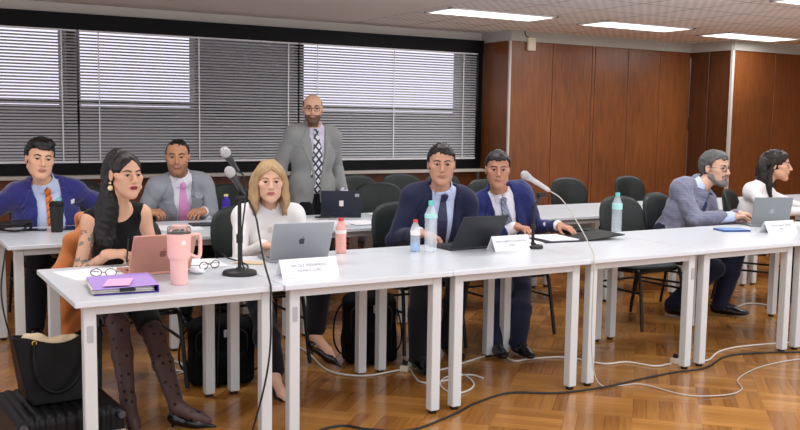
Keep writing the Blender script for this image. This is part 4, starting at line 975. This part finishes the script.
FRUIT = [(.0, .62), (.10, .70), (.24, .76), (.36, .70), (.44, .58)]
def fruit_logo(s, c, mk=lambda x, z: None):
    """small apple-shaped badge: two-lobed body with a bite on the right and a slanted leaf; returns polygons in (x,z)"""
    body = [(0, .34), (.12, .40), (.26, .38), (.36, .28), (.30, .16), (.27, .04), (.31, -.09), (.38, -.16), (.31, -.34), (.20, -.47), (.10, -.47), (0, -.43), (-.10, -.47), (-.22, -.46), (-.34, -.28), (-.40, -.04), (-.37, .20), (-.26, .36), (-.12, .40)]
    leaf = [(0, .46), (.02, .58), (.15, .68), (.14, .55)]
    return [[(x * s + c[0], z * s + c[1]) for x, z in q] for q in (body, leaf)]
def laptop(label, x, y, yaw, tilt, shell, base=None, logo=None, w=.305, d=.215, badge=None):
    o = thing('laptop', label, 'laptop', (x, y, TT), yaw); base = base or shell
    b = MB().box((-w/2, 0, .0), (w/2, d, .014), .004).build('base', base, o)
    kb = MB()
    for r in range(5):
        for c in range(13): kb.box((-w/2 + .02 + c * (w - .04) / 13, .03 + r * .019, .014), (-w/2 + .02 + (c + .86) * (w - .04) / 13, .046 + r * .019, .0155))
    kb.build('keyboard', 'keys', b); MB().box((-.05, d - .075, .014), (.05, d - .012, .0146)).build('trackpad', shell if shell != 'laptop_black' else 'keys', b)
    R = RX(tilt); org = V(0, .004, .016)   # lid frame: up = +Z rotated toward -Y
    def L(a): m_ = MB(); return m_
    lid = MB().box((-w/2, -.006, .0), (w/2, 0, d), .003); lid.xf(R, org); l = lid.build('lid', shell, o)
    sc = MB().box((-w/2 + .008, -.0002, .012), (w/2 - .008, .0008, d - .008)); sc.xf(R, org); sc.build('screen', 'screen_glass', l)
    if logo:
        g = MB()
        for poly in fruit_logo(.042, (0, d * .5)): g.prism([(px, -.0062, pz) for px, pz in poly], (0, -.0006, 0))
        g.xf(R, org); g.build('logo', logo, l)
    if badge:
        for bx, bz, sx, sz, mt in badge:
            g = MB().box((bx - sx, -.0068, bz - sz), (bx + sx, -.006, bz + sz)); g.xf(RY(.0), (0, 0, 0)); g.xf(R, org); g.build('sticker', mt, l)
    return o
laptop('rose gold laptop open in front of the woman in black, beside the pink tumbler', 1.235, 4.385, 0.03, math.radians(28), 'alu_rose', logo='logo_rose')
laptop('silver laptop open in front of the blonde woman in white', 2.005, 4.48, -.10, math.radians(26), 'alu', logo='logo_dark', w=.33, d=.228)
laptop('dark grey laptop open in front of the man in the navy suit', 3.125, 4.47, .02, math.radians(33), 'laptop_black', w=.33, d=.235)
laptop('grey laptop open between the bearded man and the woman in white', 5.89, 4.565, -.42, math.radians(14), 'laptop_grey', w=.30, d=.215, logo='alu')
laptop('dark laptop with stickers on its lid on the second row table before the standing man', 3.20, 6.36, -.42, math.radians(12), 'laptop_navy', w=.31, d=.20, badge=[(0, .10, .016, .022, 'label_white'), (.12, .165, .016, .012, 'alu')])
# --- tumbler and bottles
def revolve(name, prof, material, parent, seg=28, c=(0, 0, 0)): return MB().lathe(prof, c, seg).build(name, material, parent)
o = thing('tumbler', 'tall pink insulated tumbler with handle on the nearest table', 'tumbler', (1.24, 4.09, TT))
revolve('body', [(0, 0), (.036, 0), (.038, .004), (.041, .105), (.043, .113), (.049, .122), (.051, .13), (.0545, .225), (.0545, .232), (0, .232)], 'tumbler_pink', o)
revolve('lid', [(.0, .232), (.053, .232), (.053, .255), (.048, .262), (0, .262)], 'clear_plastic', o); revolve('lid_ring', [(.03, .262), (.036, .262), (.036, .269), (.03, .269)], 'tumbler_pink', o)
mb = MB(); mb.tube([(.05, .015, .218), (.082, .02, .222), (.104, .026, .212), (.108, .028, .16), (.104, .026, .122), (.09, .022, .115), (.045, .012, .135)], .011, 10, 5, flat=.75); mb.build('handle', 'tumbler_pink', o)
mb = MB().lathe([(.0, 0), (.011, 0), (.011, .001), (0, .001)], (0.006, -.0535, .195), 16, axis=(0, -1, .03)); mb.build('badge', 'label_white', o)
def water_bottle(label, x, y, h=.285, r=.034, body='bottle_clear', cap='teal_cap', lab='label_teal', lz=(.17, .20), liquid=None, lh=.0, group=None, ribs=True, cat='bottle'):
    o = thing('water_bottle' if cat == 'bottle' else 'bottle', label, 'bottle', (x, y, TT)); n = .013 if r > .03 else .012
    pr = [(0, 0), (r * .82, 0), (r * .97, .006), (r, .02)]
    for k in range(6):
        z = .03 + k * (h * .09); pr += [(r, z), (r * (.95 if ribs else 1), z + h * .03), (r, z + h * .06)]
    pr += [(r, h * .66), (r * .95, h * .74), (r * .62, h * .86), (n, h * .915), (n, h * .935), (0, h * .935)]
    b = revolve('body', pr, body, o); revolve('cap', [(0, h * .92), (n * 1.25, h * .92), (n * 1.25, h), (n * 1.1, h * 1.003), (0, h * 1.003)], cap, o, 20)
    if lab: revolve('label', [(r * 1.012, h * lz[0] / .285), (r * 1.012, h * lz[1] / .285)], lab, o)
    if liquid: revolve('drink', [(0, .003), (r * .94, .006), (r * .94, h * lh), (0, h * lh)], liquid, o)
    return o
water_bottle('tall clear water bottle with teal cap beside the dark grey laptop', 2.845, 4.50, .295, .037, lz=(.19, .212))
water_bottle('short clear bottle with red cap left of the tall water bottle', 2.765, 4.54, .185, .029, cap='red_cap', lab='label_white', lz=(.15, .19), liquid='water_blue', lh=.30)
water_bottle('clear water bottle with teal cap standing alone by the empty chair', 4.495, 4.72, .28, .035, lz=(.17, .21))
water_bottle('red drink bottle with red cap right of the silver laptop', 2.345, 4.66, .20, .031, body='drink_pink', cap='red_cap', lab='label_white', lz=(.16, .19), liquid=None, cat='drink')
water_bottle('purple drink bottle beside the man with the pink tie', 2.325, 6.50, .195, .032, body='bottle_purple', cap='cap_yellow', lab='purple_dark', lz=(.1, .16), cat='drink')
o = thing('travel_mug', 'black travel mug on the second row table in front of the orange tie', 'mug', (1.10, 6.28, TT)); revolve('body', [(0, 0), (.034, 0), (.036, .01), (.044, .17), (0, .17)], 'matte_black', o); revolve('lid', [(0, .17), (.047, .17), (.047, .185), (.038, .2), (0, .2)], 'abs_black', o)
MB().tube([(.02, 0, .19), (.03, 0, .215), (.01, 0, .222), (-.01, 0, .2)], .004, 8, 4).build('loop', 'teal_cap', o)
# --- microphones
def mic(label, tip, tail, body='mic_body', r=.012):
    tip, tail = V(*tip), V(*tail); a = nrm(tail - tip); o = thing('microphone', label, 'microphone', tuple(tail)); q = lambda t: tip - tail + a * t; L_ = np.linalg.norm(tail - tip)
    mb = MB(); mb.lathe([(0, 0), (.012, .003), (.021, .012), (.0255, .026), (.0245, .04), (.018, .052)], q(0), 18, axis=a); mb.build('grille', 'mic_mesh', o)
    mb = MB(); mb.lathe([(.018, .05), (.0215, .052), (.0215, .062), (.0165, .07), (r, L_ - .02), (r * .8, L_), (0, L_)], q(0), 18, axis=a); mb.build('handle', body, o); return o
def stand(label, x, y, h, top=None, br=.083):
    o = thing('microphone_stand', label, 'microphone stand', (x, y, TT)); revolve('base', [(0, 0), (br, 0), (br, .012), (br * .93, .019), (.022, .024), (.016, .034), (0, .034)], 'matte_black', o, 32)
    revolve('pole', [(.0095, .03), (.0095, h), (0, h)], 'matte_black', o, 14); revolve('clutch', [(.0095, h * .43), (.0155, h * .435), (.0165, h * .50), (.0155, h * .555), (.0095, h * .56)], 'matte_black', o, 18); return o
st1 = stand('black round-based table microphone stand holding two microphones', 1.577, 4.22, .355)
MB().tube([(0, 0, .35), (0, 0, .378)], .011, 10).tube([(-.02, 0, .372), (.025, 0, .375)], .016, 12).tube([(0, 0, .37), (.004, .03, .42), (-.005, .05, .47)], .007, 8, 4).tube([(-.022, .045, .468), (.018, .05, .462)], .014, 10).build('clip', 'matte_black', st1)
mic('lower microphone on the round-based stand, pointing up left at the woman in black', (1.498, 4.17, 1.262), (1.605, 4.235, 1.128)); mic('upper microphone on the round-based stand, smaller behind the other', (1.52, 4.30, 1.352), (1.60, 4.30, 1.235))
tag(MB().tube([(1.605, 4.235, 1.128), (1.622, 4.20, 1.09), (1.634, 4.15, 1.02), (1.627, 4.10, .96), (1.594, 3.95, .84), (1.586, 3.865, .762), (1.583, 3.842, .735), (1.579, 3.836, .66), (1.579, 3.835, .5), (1.564, 3.84, .35), (1.536, 3.87, .18), (1.50, 3.92, .02), (1.42, 3.95, .008), (1.3, 3.85, .008)], .0045, 8, 6).build('microphone_cable', 'black_rubber'), 'black microphone cable hanging over the table edge beside the silver laptop', 'cable')
tag(MB().tube([(1.60, 4.30, 1.235), (1.625, 4.29, 1.21), (1.63, 4.28, 1.1), (1.605, 4.26, .95), (1.60, 4.25, .80), (1.64, 4.30, .75), (1.70, 4.45, .748), (1.69, 4.70, .748), (1.68, 4.79, .74), (1.68, 4.80, .5), (1.68, 4.85, .01), (1.8, 5.1, .008)], .004, 8, 6).build('microphone_cable', 'black_rubber'), 'thin black cable of the upper microphone, running down behind the stand', 'cable')
st2 = stand('slim table microphone stand in front of the man in the bright blue suit', 3.49, 4.37, .26, br=.062); MB().tube([(0, 0, .255), (.03, .0, .29), (.055, .01, .32)], .008, 8, 4).tube([(.03, 0, .318), (.08, 0, .318)], .016, 10).build('clip', 'matte_black', st2)
mic('pale microphone on the slim stand, pointing up left towards the man in bright blue', (3.385, 4.36, 1.195), (3.61, 4.38, 1.085), 'mic_white', .013)
tag(MB().tube([(3.61, 4.38, 1.085), (3.68, 4.34, 1.03), (3.69, 4.2, .90), (3.62, 4.0, .78), (3.53, 3.87, .747), (3.505, 3.842, .70), (3.50, 3.84, .5), (3.52, 3.85, .2), (3.60, 3.85, .012), (3.83, 3.78, .008), (3.9, 3.5, .008), (4.11, 3.40, .008), (4.28, 3.44, .008), (4.43, 3.59, .008), (4.78, 3.71, .008), (5.18, 3.72, .008), (5.7, 3.6, .008)], .0035, 8, 6).build('microphone_cable', 'cable_grey'), 'thin pale cable from the right microphone down onto the parquet', 'cable')
# --- name cards (tent cards)
def tent(label, x, y, yaw, lines, w=.30):
    o = thing('name_card', label, 'name card', (x, y, TT), yaw); h, d = .085, .045
    mb = MB(); t = .0012
    for s in (1, -1): mb.prism([(-w/2, -d*s, 0), (w/2, -d*s, 0), (w/2, 0, h), (-w/2, 0, h)], (0, t * s, 0))
    mb.prism([(-w/2, -d, 0), (w/2, -d, 0), (w/2, d, 0), (-w/2, d, 0)], (0, 0, t)); mb.build('card', 'paper', o)
    ang = math.atan2(h, d)
    for k, (tx, sz) in enumerate(lines):
        cu = bpy.data.curves.new('t', 'FONT'); cu.body = tx; cu.size = sz; cu.align_x = 'CENTER'; cu.extrude = .0002; to = bpy.data.objects.new('t', cu); COL.objects.link(to)
        bpy.context.view_layer.update(); me = bpy.data.meshes.new_from_object(to.evaluated_get(bpy.context.evaluated_depsgraph_get())); bpy.data.objects.remove(to)
        tt = .56 - k * .27; R = RX(ang); vs = [R @ np.array(v.co) + V(0, -d * (1 - tt) - .0012, h * tt + .0004) for v in me.vertices]; fs = [tuple(p.vertices) for p in me.polygons]
        mesh_obj('lettering', vs, fs, 'print_ink', o)
    return o
tent('white name card in front of the silver laptop', 1.862, 4.055, .0, [('NICOLE FERNANDEZ', .020), ('MONICA LOPEZ', .018)], .30)
tent('white name card in front of the dark grey laptop', 3.32, 4.375, .0, [('IVAN ALBERTO RODRIGUEZ', .018), ('PEREZ', .017)], .27)
tent('white name card in front of the grey laptop by the bearded man', 5.62, 4.28, -.03, [('CARLOS MANUEL RIVERA', .019), ('PEREZ', .017)], .30)
# --- papers, folders, small things
def sheet(mb, x, y, z, yaw, w=.21, d=.297, t=.0012):
    R = RZ(yaw); mb.box((-w/2, -d/2, 0), (w/2, d/2, t)); n = 8
    for i in range(len(mb.v) - n, len(mb.v)): mb.v[i] = R @ mb.v[i] + V(x, y, z)
def papers(label, x, y, sheets, cat='papers', name='paper_sheets', m='paper'):
    o = thing(name, label, cat, (x, y, TT)); 
    for k, (dx, dy, yaw, w, d) in enumerate(sheets):
        mb = MB(); sheet(mb, dx, dy, .0013 * k, yaw, w, d); mb.build('sheet', m, o)
    return o
papers('white sheets lying flat at the rear left of the nearest table', .92, 4.52, [(0, .02, .2, .21, .297), (.09, -.06, .5, .21, .297), (.17, .0, .1, .21, .297)])
papers('stack of white paper behind the rose gold laptop', 1.50, 4.62, [(0, 0, .1, .21, .28), (.01, 0, .0, .21, .28), (-.02, .01, .2, .21, .28)])
o = thing('folder', 'purple ring folder stuffed with papers on the nearest table', 'folder', (.985, 4.10, TT), -.10)
w_, d_ = .27, .30
MB().box((-w_/2, -d_/2, 0), (w_/2, d_/2, .003), .001).build('back_cover', 'purple_dark', o)
mb = MB(); 
for k in range(9): sheet(mb, -.012 + .008 * math.sin(k * 2.1), .0 + .006 * math.cos(k * 1.7), .004 + k * .0024, .02 * math.sin(k * 3.), .245, .28, .0014)
mb.build('pages', 'page_edge', o); MB().box((-.03, -d_/2 - .006, .012), (.035, -d_/2 + .03, .024), .002).build('ring_clip', 'matte_black', o)
mb = MB().box((-w_/2, -d_/2, 0), (w_/2, d_/2, .003), .001); mb.xf(RY(-.03) @ RX(.02), (0, 0, .031)); mb.build('front_cover', 'purple_light', o)
mb = MB().box((-.06, -.12, 0), (.05, .06, .001)); mb.xf(RZ(-.25) @ RY(-.03), (-.01, -.03, .0375)); mb.build('sticky_note', 'pink_note', o)
MB().box((w_/2 - .004, -d_/2, 0), (w_/2, d_/2, .032)).build('spine', 'purple_dark', o)
def spectacles(name, label, x, y, yaw, mt='matte_black'):
    o = thing(name, label, 'glasses', (x, y, TT + .002), yaw); mb = MB()
    for s in (-1, 1):
        mb.tube([(s*.034 + .025*math.cos(a), 0, .018 + .018*math.sin(a)) for a in np.linspace(0, 2*PI, 17)], .0022, 6); mb.tube([(s*.06, 0, .022), (s*.062, .06, .015), (s*.045, .12, .002)], .002, 6, 4)
    mb.tube([(-.009, 0, .02), (.009, 0, .02)], .002, 6); mb.build('frame', mt, o)
spectacles('eyeglasses', 'black eyeglasses folded left of the microphone stand base', 1.50, 4.44, .3); spectacles('eyeglasses', 'thin rimmed glasses behind the purple folder', .98, 4.43, -.4, 'logo_dark')
o = thing('computer_mouse', 'white computer mouse between pink tumbler and microphone stand', 'mouse', (1.40, 4.34, TT), .3)
def squash(name, c, r, m_, parent): 
    mb = MB(); mb.lathe([(0, -1)] + [(math.sin(a), -math.cos(a)) for a in np.linspace(.2, PI - .2, 10)] + [(0, 1)], (0, 0, 0), 20); mb.v = [v * np.array(r) + np.array(c) for v in mb.v]; return mb.build(name, m_, parent)
squash('shell', (0, 0, .016), (.03, .055, .016), 'paper', o); squash('wheel', (0, -.03, .029), (.003, .008, .004), 'print_ink', o)
def slab(name, label, cat, x, y, yaw, w, d, t, m_, screen=None, r=.004):
    o = thing(name, label, cat, (x, y, TT), yaw); MB().box((-w/2, -d/2, 0), (w/2, d/2, t), r).build('case', m_, o)
    if screen: MB().box((-w/2 + .004, -d/2 + .004, t), (w/2 - .004, d/2 - .004, t + .0006)).build('screen', screen, o)
    return o
slab('phone', 'phone in a beige case lying left of the silver laptop', 'phone', 1.745, 4.52, .9, .08, .155, .009, 'beige_lining', 'beige_lining')
slab('phone', 'black phone lying beside the black travel mug', 'phone', .985, 6.42, 1.3, .075, .15, .009, 'abs_black', 'screen_glass')
slab('tablet', 'black tablet behind the black travel mug', 'tablet', 1.25, 6.43, 1.45, .17, .25, .009, 'abs_black', 'screen_glass')
slab('tablet', 'dark closed tablet in front of the man with the pink tie', 'tablet', 2.12, 6.28, 1.45, .18, .26, .010, 'laptop_navy', 'laptop_navy')
slab('eyeglasses_case', 'black glasses case at the elbow of the man with the pink tie', 'case', 2.27, 6.36, 1.3, .06, .15, .035, 'abs_black', None, .012)
papers('white papers before the man with the pink tie', 1.84, 6.16, [(0, 0, .1, .21, .297), (.08, .02, -.2, .21, .297), (-.05, .03, .4, .21, .297)])
papers('many loose white sheets on the second row table left of the stickered laptop', 2.82, 6.02, [(0, 0, .1, .21, .297), (.2, .03, .3, .21, .297), (.1, .2, -.3, .21, .297), (-.15, .1, .6, .21, .297), (.35, -.05, -.1, .21, .297)])
papers('loose white sheets on the second row table right of the stickered laptop', 3.58, 6.20, [(0, 0, .2, .21, .297), (.12, .05, .5, .21, .297), (.02, .18, -.2, .21, .297), (.2, .2, .1, .21, .297)])
o = thing('crumpled_paper', 'crumpled white tissue on the second row table right of the stickered laptop', 'paper', (3.82, 6.42, TT)); vs, fs = sdf_mesh([Ell(V(0, 0, .02), V(.07, .05, .024)), Ell(V(-.08, .02, .014), V(.05, .04, .016)), Ell(V(.03, .05, .03), V(.04, .03, .02))], .005, wrinkle(.006, 60, 3)); vs[:, 2] = np.maximum(vs[:, 2], 0); mesh_obj('tissue', vs, fs, 'paper', o)
o = thing('pen', 'blue capped disc-like marker on the papers before the stickered laptop', 'pen', (3.33, 5.83, TT), 1.2); MB().tube([(0, -.05, .007), (0, .05, .007)], .006, 10).build('barrel', 'blue_dark', o); MB().tube([(0, .05, .007), (0, .075, .007)], .0065, 10).build('cap', 'blue_cover', o)
o = thing('pen', 'red pen lying on the sheets left of the stickered laptop', 'pen', (2.78, 6.02, TT + .007), .9); MB().tube([(0, -.06, .005), (0, .05, .005)], .004, 10).build('barrel', 'red_cap', o); MB().tube([(0, .05, .005), (0, .07, .005)], .0045, 10).build('cap', 'red_cap', o)
def coil(name, label, pts, r, m_, cat='cable', sub=4): return tag(MB().tube(pts, r, 7, sub).build(name, m_), label, cat)
cp = [(.86 + .10 * math.cos(a * 1.0) + .02 * math.sin(3 * a), 6.42 + .09 * math.sin(a) + .02 * math.cos(2.3 * a), TT + .01 + .05 * abs(math.sin(a * .37))) for a in np.linspace(0, 19, 60)]
coil('coiled_cable', 'black coiled cable heaped at the left end of the second row table', cp, .007, 'black_rubber', sub=2)
cp = [(3.03 + .08 * math.cos(a), 6.27 + .035 * math.sin(a * 1.4), TT + .014 + .012 * abs(math.sin(a * .6))) for a in np.linspace(0, 12, 40)]
coil('coiled_cable', 'black cable bunched left of the stickered laptop', cp, .006, 'black_rubber', sub=2)
# open black folder of the man in bright blue
o = thing('document_folder', 'open black document folder holding white papers by the blue suit', 'folder', (4.02, 4.62, TT), -.12)
mb = MB().box((-.30, -.15, 0), (-.01, .15, .006), .002); mb.build('left_cover', 'abs_black', o)
mb = MB().box((0, -.15, 0), (.30, .15, .006), .002); mb.xf(RY(-.10), (.005, 0, 0)); mb.build('right_cover', 'abs_black', o)
mb = MB(); 
for k in range(5): sheet(mb, -.15 + .006 * math.sin(k * 2), .01, .007 + k * .0016, .03 * math.sin(k), .21, .28)
mb.build('pages', 'paper', o)
papers('loose papers under the hands of the man in bright blue', 3.66, 4.66, [(0, 0, .3, .21, .28), (.05, .02, .0, .21, .28)])
o = thing('envelope', 'orange and yellow envelope under the hand of the man in bright blue', 'envelope', (3.72, 4.76, TT + .004), .5); MB().box((-.09, -.05, 0), (.09, .05, .004)).build('body', 'cap_yellow', o); MB().prism([(-.09, -.05, .004), (.09, -.05, .004), (0, .02, .004)], (0, 0, .001)).build('flap', 'coat_orange', o)
slab('notebook', 'blue notebook left of the grey laptop', 'notebook', 5.40, 4.50, 1.25, .15, .21, .012, 'blue_dark', 'blue_cover', .002)
papers('white papers at the right edge of the photo beside the grey laptop', 6.28, 4.48, [(0, 0, .1, .21, .297), (.1, .06, -.2, .21, .297), (.25, 0, .1, .21, .297)])
slab('tablet', 'dark folder lying on the papers at the right edge of the photo', 'folder', 6.55, 4.62, 1.4, .2, .28, .01, 'abs_black', None)
# pen held by the woman in black
hp = P2.wr[-1] + V(*P2.o.location); o = thing('pen', 'slim dark pen held upright by the woman in black', 'pen', (hp[0] + .085, hp[1] - .055, hp[2] + .0)); MB().tube([(-.012, -.01, -.035), (.004, .004, .085)], .004, 10).build('barrel', 'matte_black', o); MB().tube([(-.012, -.01, -.035), (-.014, -.012, -.043)], [.0035, .001], 8).build('tip', 'chrome', o)
# ================================================================ on the floor
sc_ = thing('suitcase', 'black ribbed hard suitcase lying under the left end of the nearest table', 'suitcase', (.73, 4.24, 0), .06)
vs, fs = sdf_mesh([RBox(V(0, 0, .135), V(.225, .26, .105), .035)], .006, lambda p: -.0035 * np.where(np.cos(p[:, 0] * 2 * PI / .042) > -.2, 1, -1) * (np.abs(p[:, 0]) < .19)); mesh_obj('shell', vs, fs, 'abs_black', sc_, smooth=True)
for sx in (-1, 1):
    for z in (.06, .21): MB().tube([(sx*.20, -.262, z), (sx*.20, -.285, z)], .016, 14).build('wheel', 'logo_dark', sc_)
MB().box((-.22, -.266, .13), (.22, -.255, .14)).build('zipper', 'chrome', sc_)
tb = thing('tote_bag', 'black leather tote bag standing on the black suitcase, beige lining showing', 'bag', (.725, 4.22, .246), .10)
def tote():
    def slabs(p):
        x, y, z = p[:, 0], p[:, 1], p[:, 2]; hw = .140 + .05 * z / .3 - .02 * (z < .03); hy = .075 - .035 * (z / .3); top = .30 - .045 * np.cos(x / .17 * PI * .5) ** 2
        out = np.maximum(np.maximum(np.abs(x) - hw, np.abs(y) - hy), np.maximum(z - top, -z + .0)); inn = np.maximum(np.maximum(np.abs(x) - hw + .014, np.abs(y) - hy + .014), -z + .02); return np.maximum(out, -inn)
    return sdf_mesh([RBox(V(0, 0, .16), V(.24, .12, .19), .01), Fn(slabs, .006, 'i')], .0055, wrinkle(.0025, 18, 8))
vs, fs = tote(); mesh_obj('body', vs, fs, 'black_leather', tb, smooth=True)
vs, fs = sdf_mesh([RBox(V(-.03, 0, .235), V(.12, .028, .045), .02), Ell(V(-.09, .0, .28), V(.055, .028, .03)), Ell(V(.03, .0, .255), V(.07, .026, .02))], .006, wrinkle(.005, 40, 4)); mesh_obj('lining', vs, fs, 'beige_lining', tb, smooth=True)
for s in (-1, 1):
    MB().tube([(-.105, -.045*s, .27), (-.115, -.085*s, .20), (-.095, -.1*s, .10), (-.03, -.105*s, .055), (.05, -.1*s, .09), (.10, -.085*s, .19), (.11, -.045*s, .275)] if s == 1 else [(-.105, .045, .27), (-.08, .07, .19), (0, .1, .12), (.08, .07, .19), (.11, .045, .275)], .0075, 8, 5, flat=.6).build('strap', 'black_leather', tb)
    for x in (-.105, .11): MB().tube([(x + .009*math.cos(a), -.047*s, .272 + .009*math.sin(a)) for a in np.linspace(0, 2*PI, 13)], .0025, 6).build('ring', 'gold', tb)
def backpack(label, x, y, yaw, w, d, h, tag_c=False):
    o = thing('backpack', label, 'backpack', (x, y, 0), yaw); R = np.eye(3)
    vs, fs = sdf_mesh([RBox(V(0, 0, h * .5), V(w/2, d/2, h/2), .045, k=.02), RBox(V(0, -d * .5, h * .30), V(w * .38, .04, h * .26), .03, k=.015), Ell(V(0, 0, h - .02), V(w * .4, d * .42, .05), k=.05)], .006, wrinkle(.005, 20, int(x * 10))); vs[:, 2] = np.maximum(vs[:, 2], .001); mesh_obj('body', vs, fs, 'nylon_black', o, smooth=True)
    MB().tube([(-w * .36, -d * .5 + .005, h * .40), (-w * .36, -d * .5 - .01, h * .84), (0, -d * .5 + .0, h * .93), (w * .36, -d * .5 - .01, h * .84), (w * .36, -d * .5 + .005, h * .40)], .004, 6, 4).build('zipper', 'matte_black', o)
    MB().tube([(-.04, 0, h + .01), (-.035, 0, h + .05), (0, 0, h + .062), (.035, 0, h + .05), (.04, 0, h + .01)], .008, 8, 4).build('handle', 'nylon_black', o)
    for s in (-1, 1): MB().tube([(s * w * .35, d * .45, h * .95), (s * (w * .5 + .03), d * .4, h * .7), (s * (w * .5 + .05), d * .2, h * .35), (s * (w * .5 + .02), d * .1, .06), (s * w * .42, d * .3, .03)], .012, 8, 4, flat=.4).build('strap', 'nylon_black', o)
    MB().box((.01, -d * .5 - .016, h * .78), (.03, -d * .5 - .008, h * .9), .003).build('puller', 'alu', o)
    return o
backpack('black backpack standing on the floor beside the woman in black, under the tables', 1.745, 4.97, -.3, .37, .20, .355); backpack('tall black backpack on the floor under the table with the red-capped drink bottle', 2.70, 4.97, -.35, .33, .20, .415)
# coat over chair
ct = thing('orange_jacket', 'orange brown jacket draped over the chair of the woman in black', 'jacket', (1.02, 5.33, 0))
vs, fs = sdf_mesh([RBox(V(.13, .03, .925), V(.10, .075, .020), .018, RZ(-.08), k=.03), RBox(V(.12, .075, .76), V(.10, .018, .18), .016, RZ(-.08), k=.03), Cap(V(.12, -.04, .90), V(-.02, -.075, .80), .026, .035, k=.05), Cap(V(-.02, -.075, .80), V(-.085, -.08, .60), .035, .055, k=.05), Cap(V(-.085, -.08, .60), V(-.06, -.09, .27), .055, .06, k=.05),
    Cap(V(.06, -.045, .86), V(.01, -.06, .30), .03, .06, k=.05), Cap(V(.12, -.04, .85), V(.08, -.05, .36), .028, .05, k=.05)], .007, wrinkle(.010, 24, 5)); mesh_obj('cloth', vs, fs, 'coat_orange', ct, smooth=True)
# --- cables and power strips
Z = .006
def fl(L_): return [(x, y, Z + .002 * (i % 2)) for i, (x, y) in enumerate(L_)]
coil('extension_cord', 'pale extension cord on the floor around the tall black backpack', fl([(2.45, 5.65), (2.44, 5.32), (2.37, 4.9), (2.42, 4.73), (2.54, 4.66), (2.72, 4.67), (2.79, 4.68)]), .0055, 'cable_white', sub=6)
coil('extension_cord', 'pale looped cord on the floor below the man in the navy suit', fl([(2.82, 4.66), (2.73, 4.4), (2.86, 4.36), (3.03, 4.42), (2.99, 4.24), (2.87, 4.13), (2.77, 4.14), (2.8, 4.3), (2.92, 4.42), (3.07, 4.39), (3.1, 4.3)]), .005, 'cable_white', sub=6)
coil('extension_cord', 'pale extension cord running along the floor between the two power strips', fl([(2.85, 4.66), (2.95, 4.56), (3.24, 4.66), (3.50, 4.72), (3.50, 4.54), (3.62, 4.52), (3.85, 4.46), (3.95, 4.22), (4.12, 4.19), (4.2, 4.03), (4.34, 4.03)]), .0055, 'cable_white', sub=6)
coil('extension_cord', 'pale extension cord from the right power strip to the right edge of the photo', fl([(4.50, 4.0), (4.62, 3.98), (4.85, 4.10), (5.08, 4.13), (5.41, 4.08), (5.58, 4.03), (5.9, 3.95)]), .0055, 'cable_white', sub=6)
coil('extension_cord', 'long black cable snaking over the parquet in front of the table legs', fl([(1.7, 3.7), (1.84, 3.9), (2.0, 3.93), (2.08, 3.82), (2.26, 3.72), (2.57, 3.82), (2.79, 3.93), (3.06, 3.99), (3.29, 3.87), (3.6, 3.83), (3.92, 3.86), (4.2, 3.87), (4.46, 3.86), (4.8, 3.99), (5.09, 3.95), (5.31, 3.85), (5.6, 3.74), (6, 3.6)]), .006, 'black_rubber', sub=6)
coil('extension_cord', 'pale cord curled on the floor left of the black backpack', fl([(1.61, 5.24), (1.50, 5.34), (1.52, 5.5), (1.64, 5.45), (1.62, 5.25), (1.5, 5.18), (1.45, 5.3), (1.56, 5.42)]), .0055, 'cable_white', sub=6)
coil('extension_cord', 'short pale cord on the floor far right behind the table legs', fl([(6.20, 5.08), (6.40, 5.13), (6.5, 5.05), (6.46, 4.93)]), .006, 'cable_white', sub=6)
coil('extension_cord', 'black cable at the left edge hanging down beside the second row table', [(.70, 5.60, .73), (.66, 5.50, .5), (.70, 5.45, .25), (.82, 5.6, .012), (.88, 6.2, .008)], .005, 'black_rubber', sub=6)
def strip(label, x, y, yaw, n=3):
    o = thing('power_strip', label, 'power strip', (x, y, 0), yaw); MB().box((-.06, -.025, 0), (.07, .025, .035), .004).build('casing', 'cream_plastic', o)
    for k in range(n):
        b = MB().box((-.048 + k * .042, -.018, .035), (-.018 + k * .042, .018, .037)).build('socket', 'sill', o)
        if k != 1: MB().box((-.046 + k * .042, -.014, .037), (-.02 + k * .042, .014, .062), .004).build('plug', 'black_rubber', b)
strip('white power strip with plugs on the floor beside the tall black backpack', 2.81, 4.68, .6); strip('white power strip on the floor under the table with the blue notebook', 4.42, 4.04, .1)
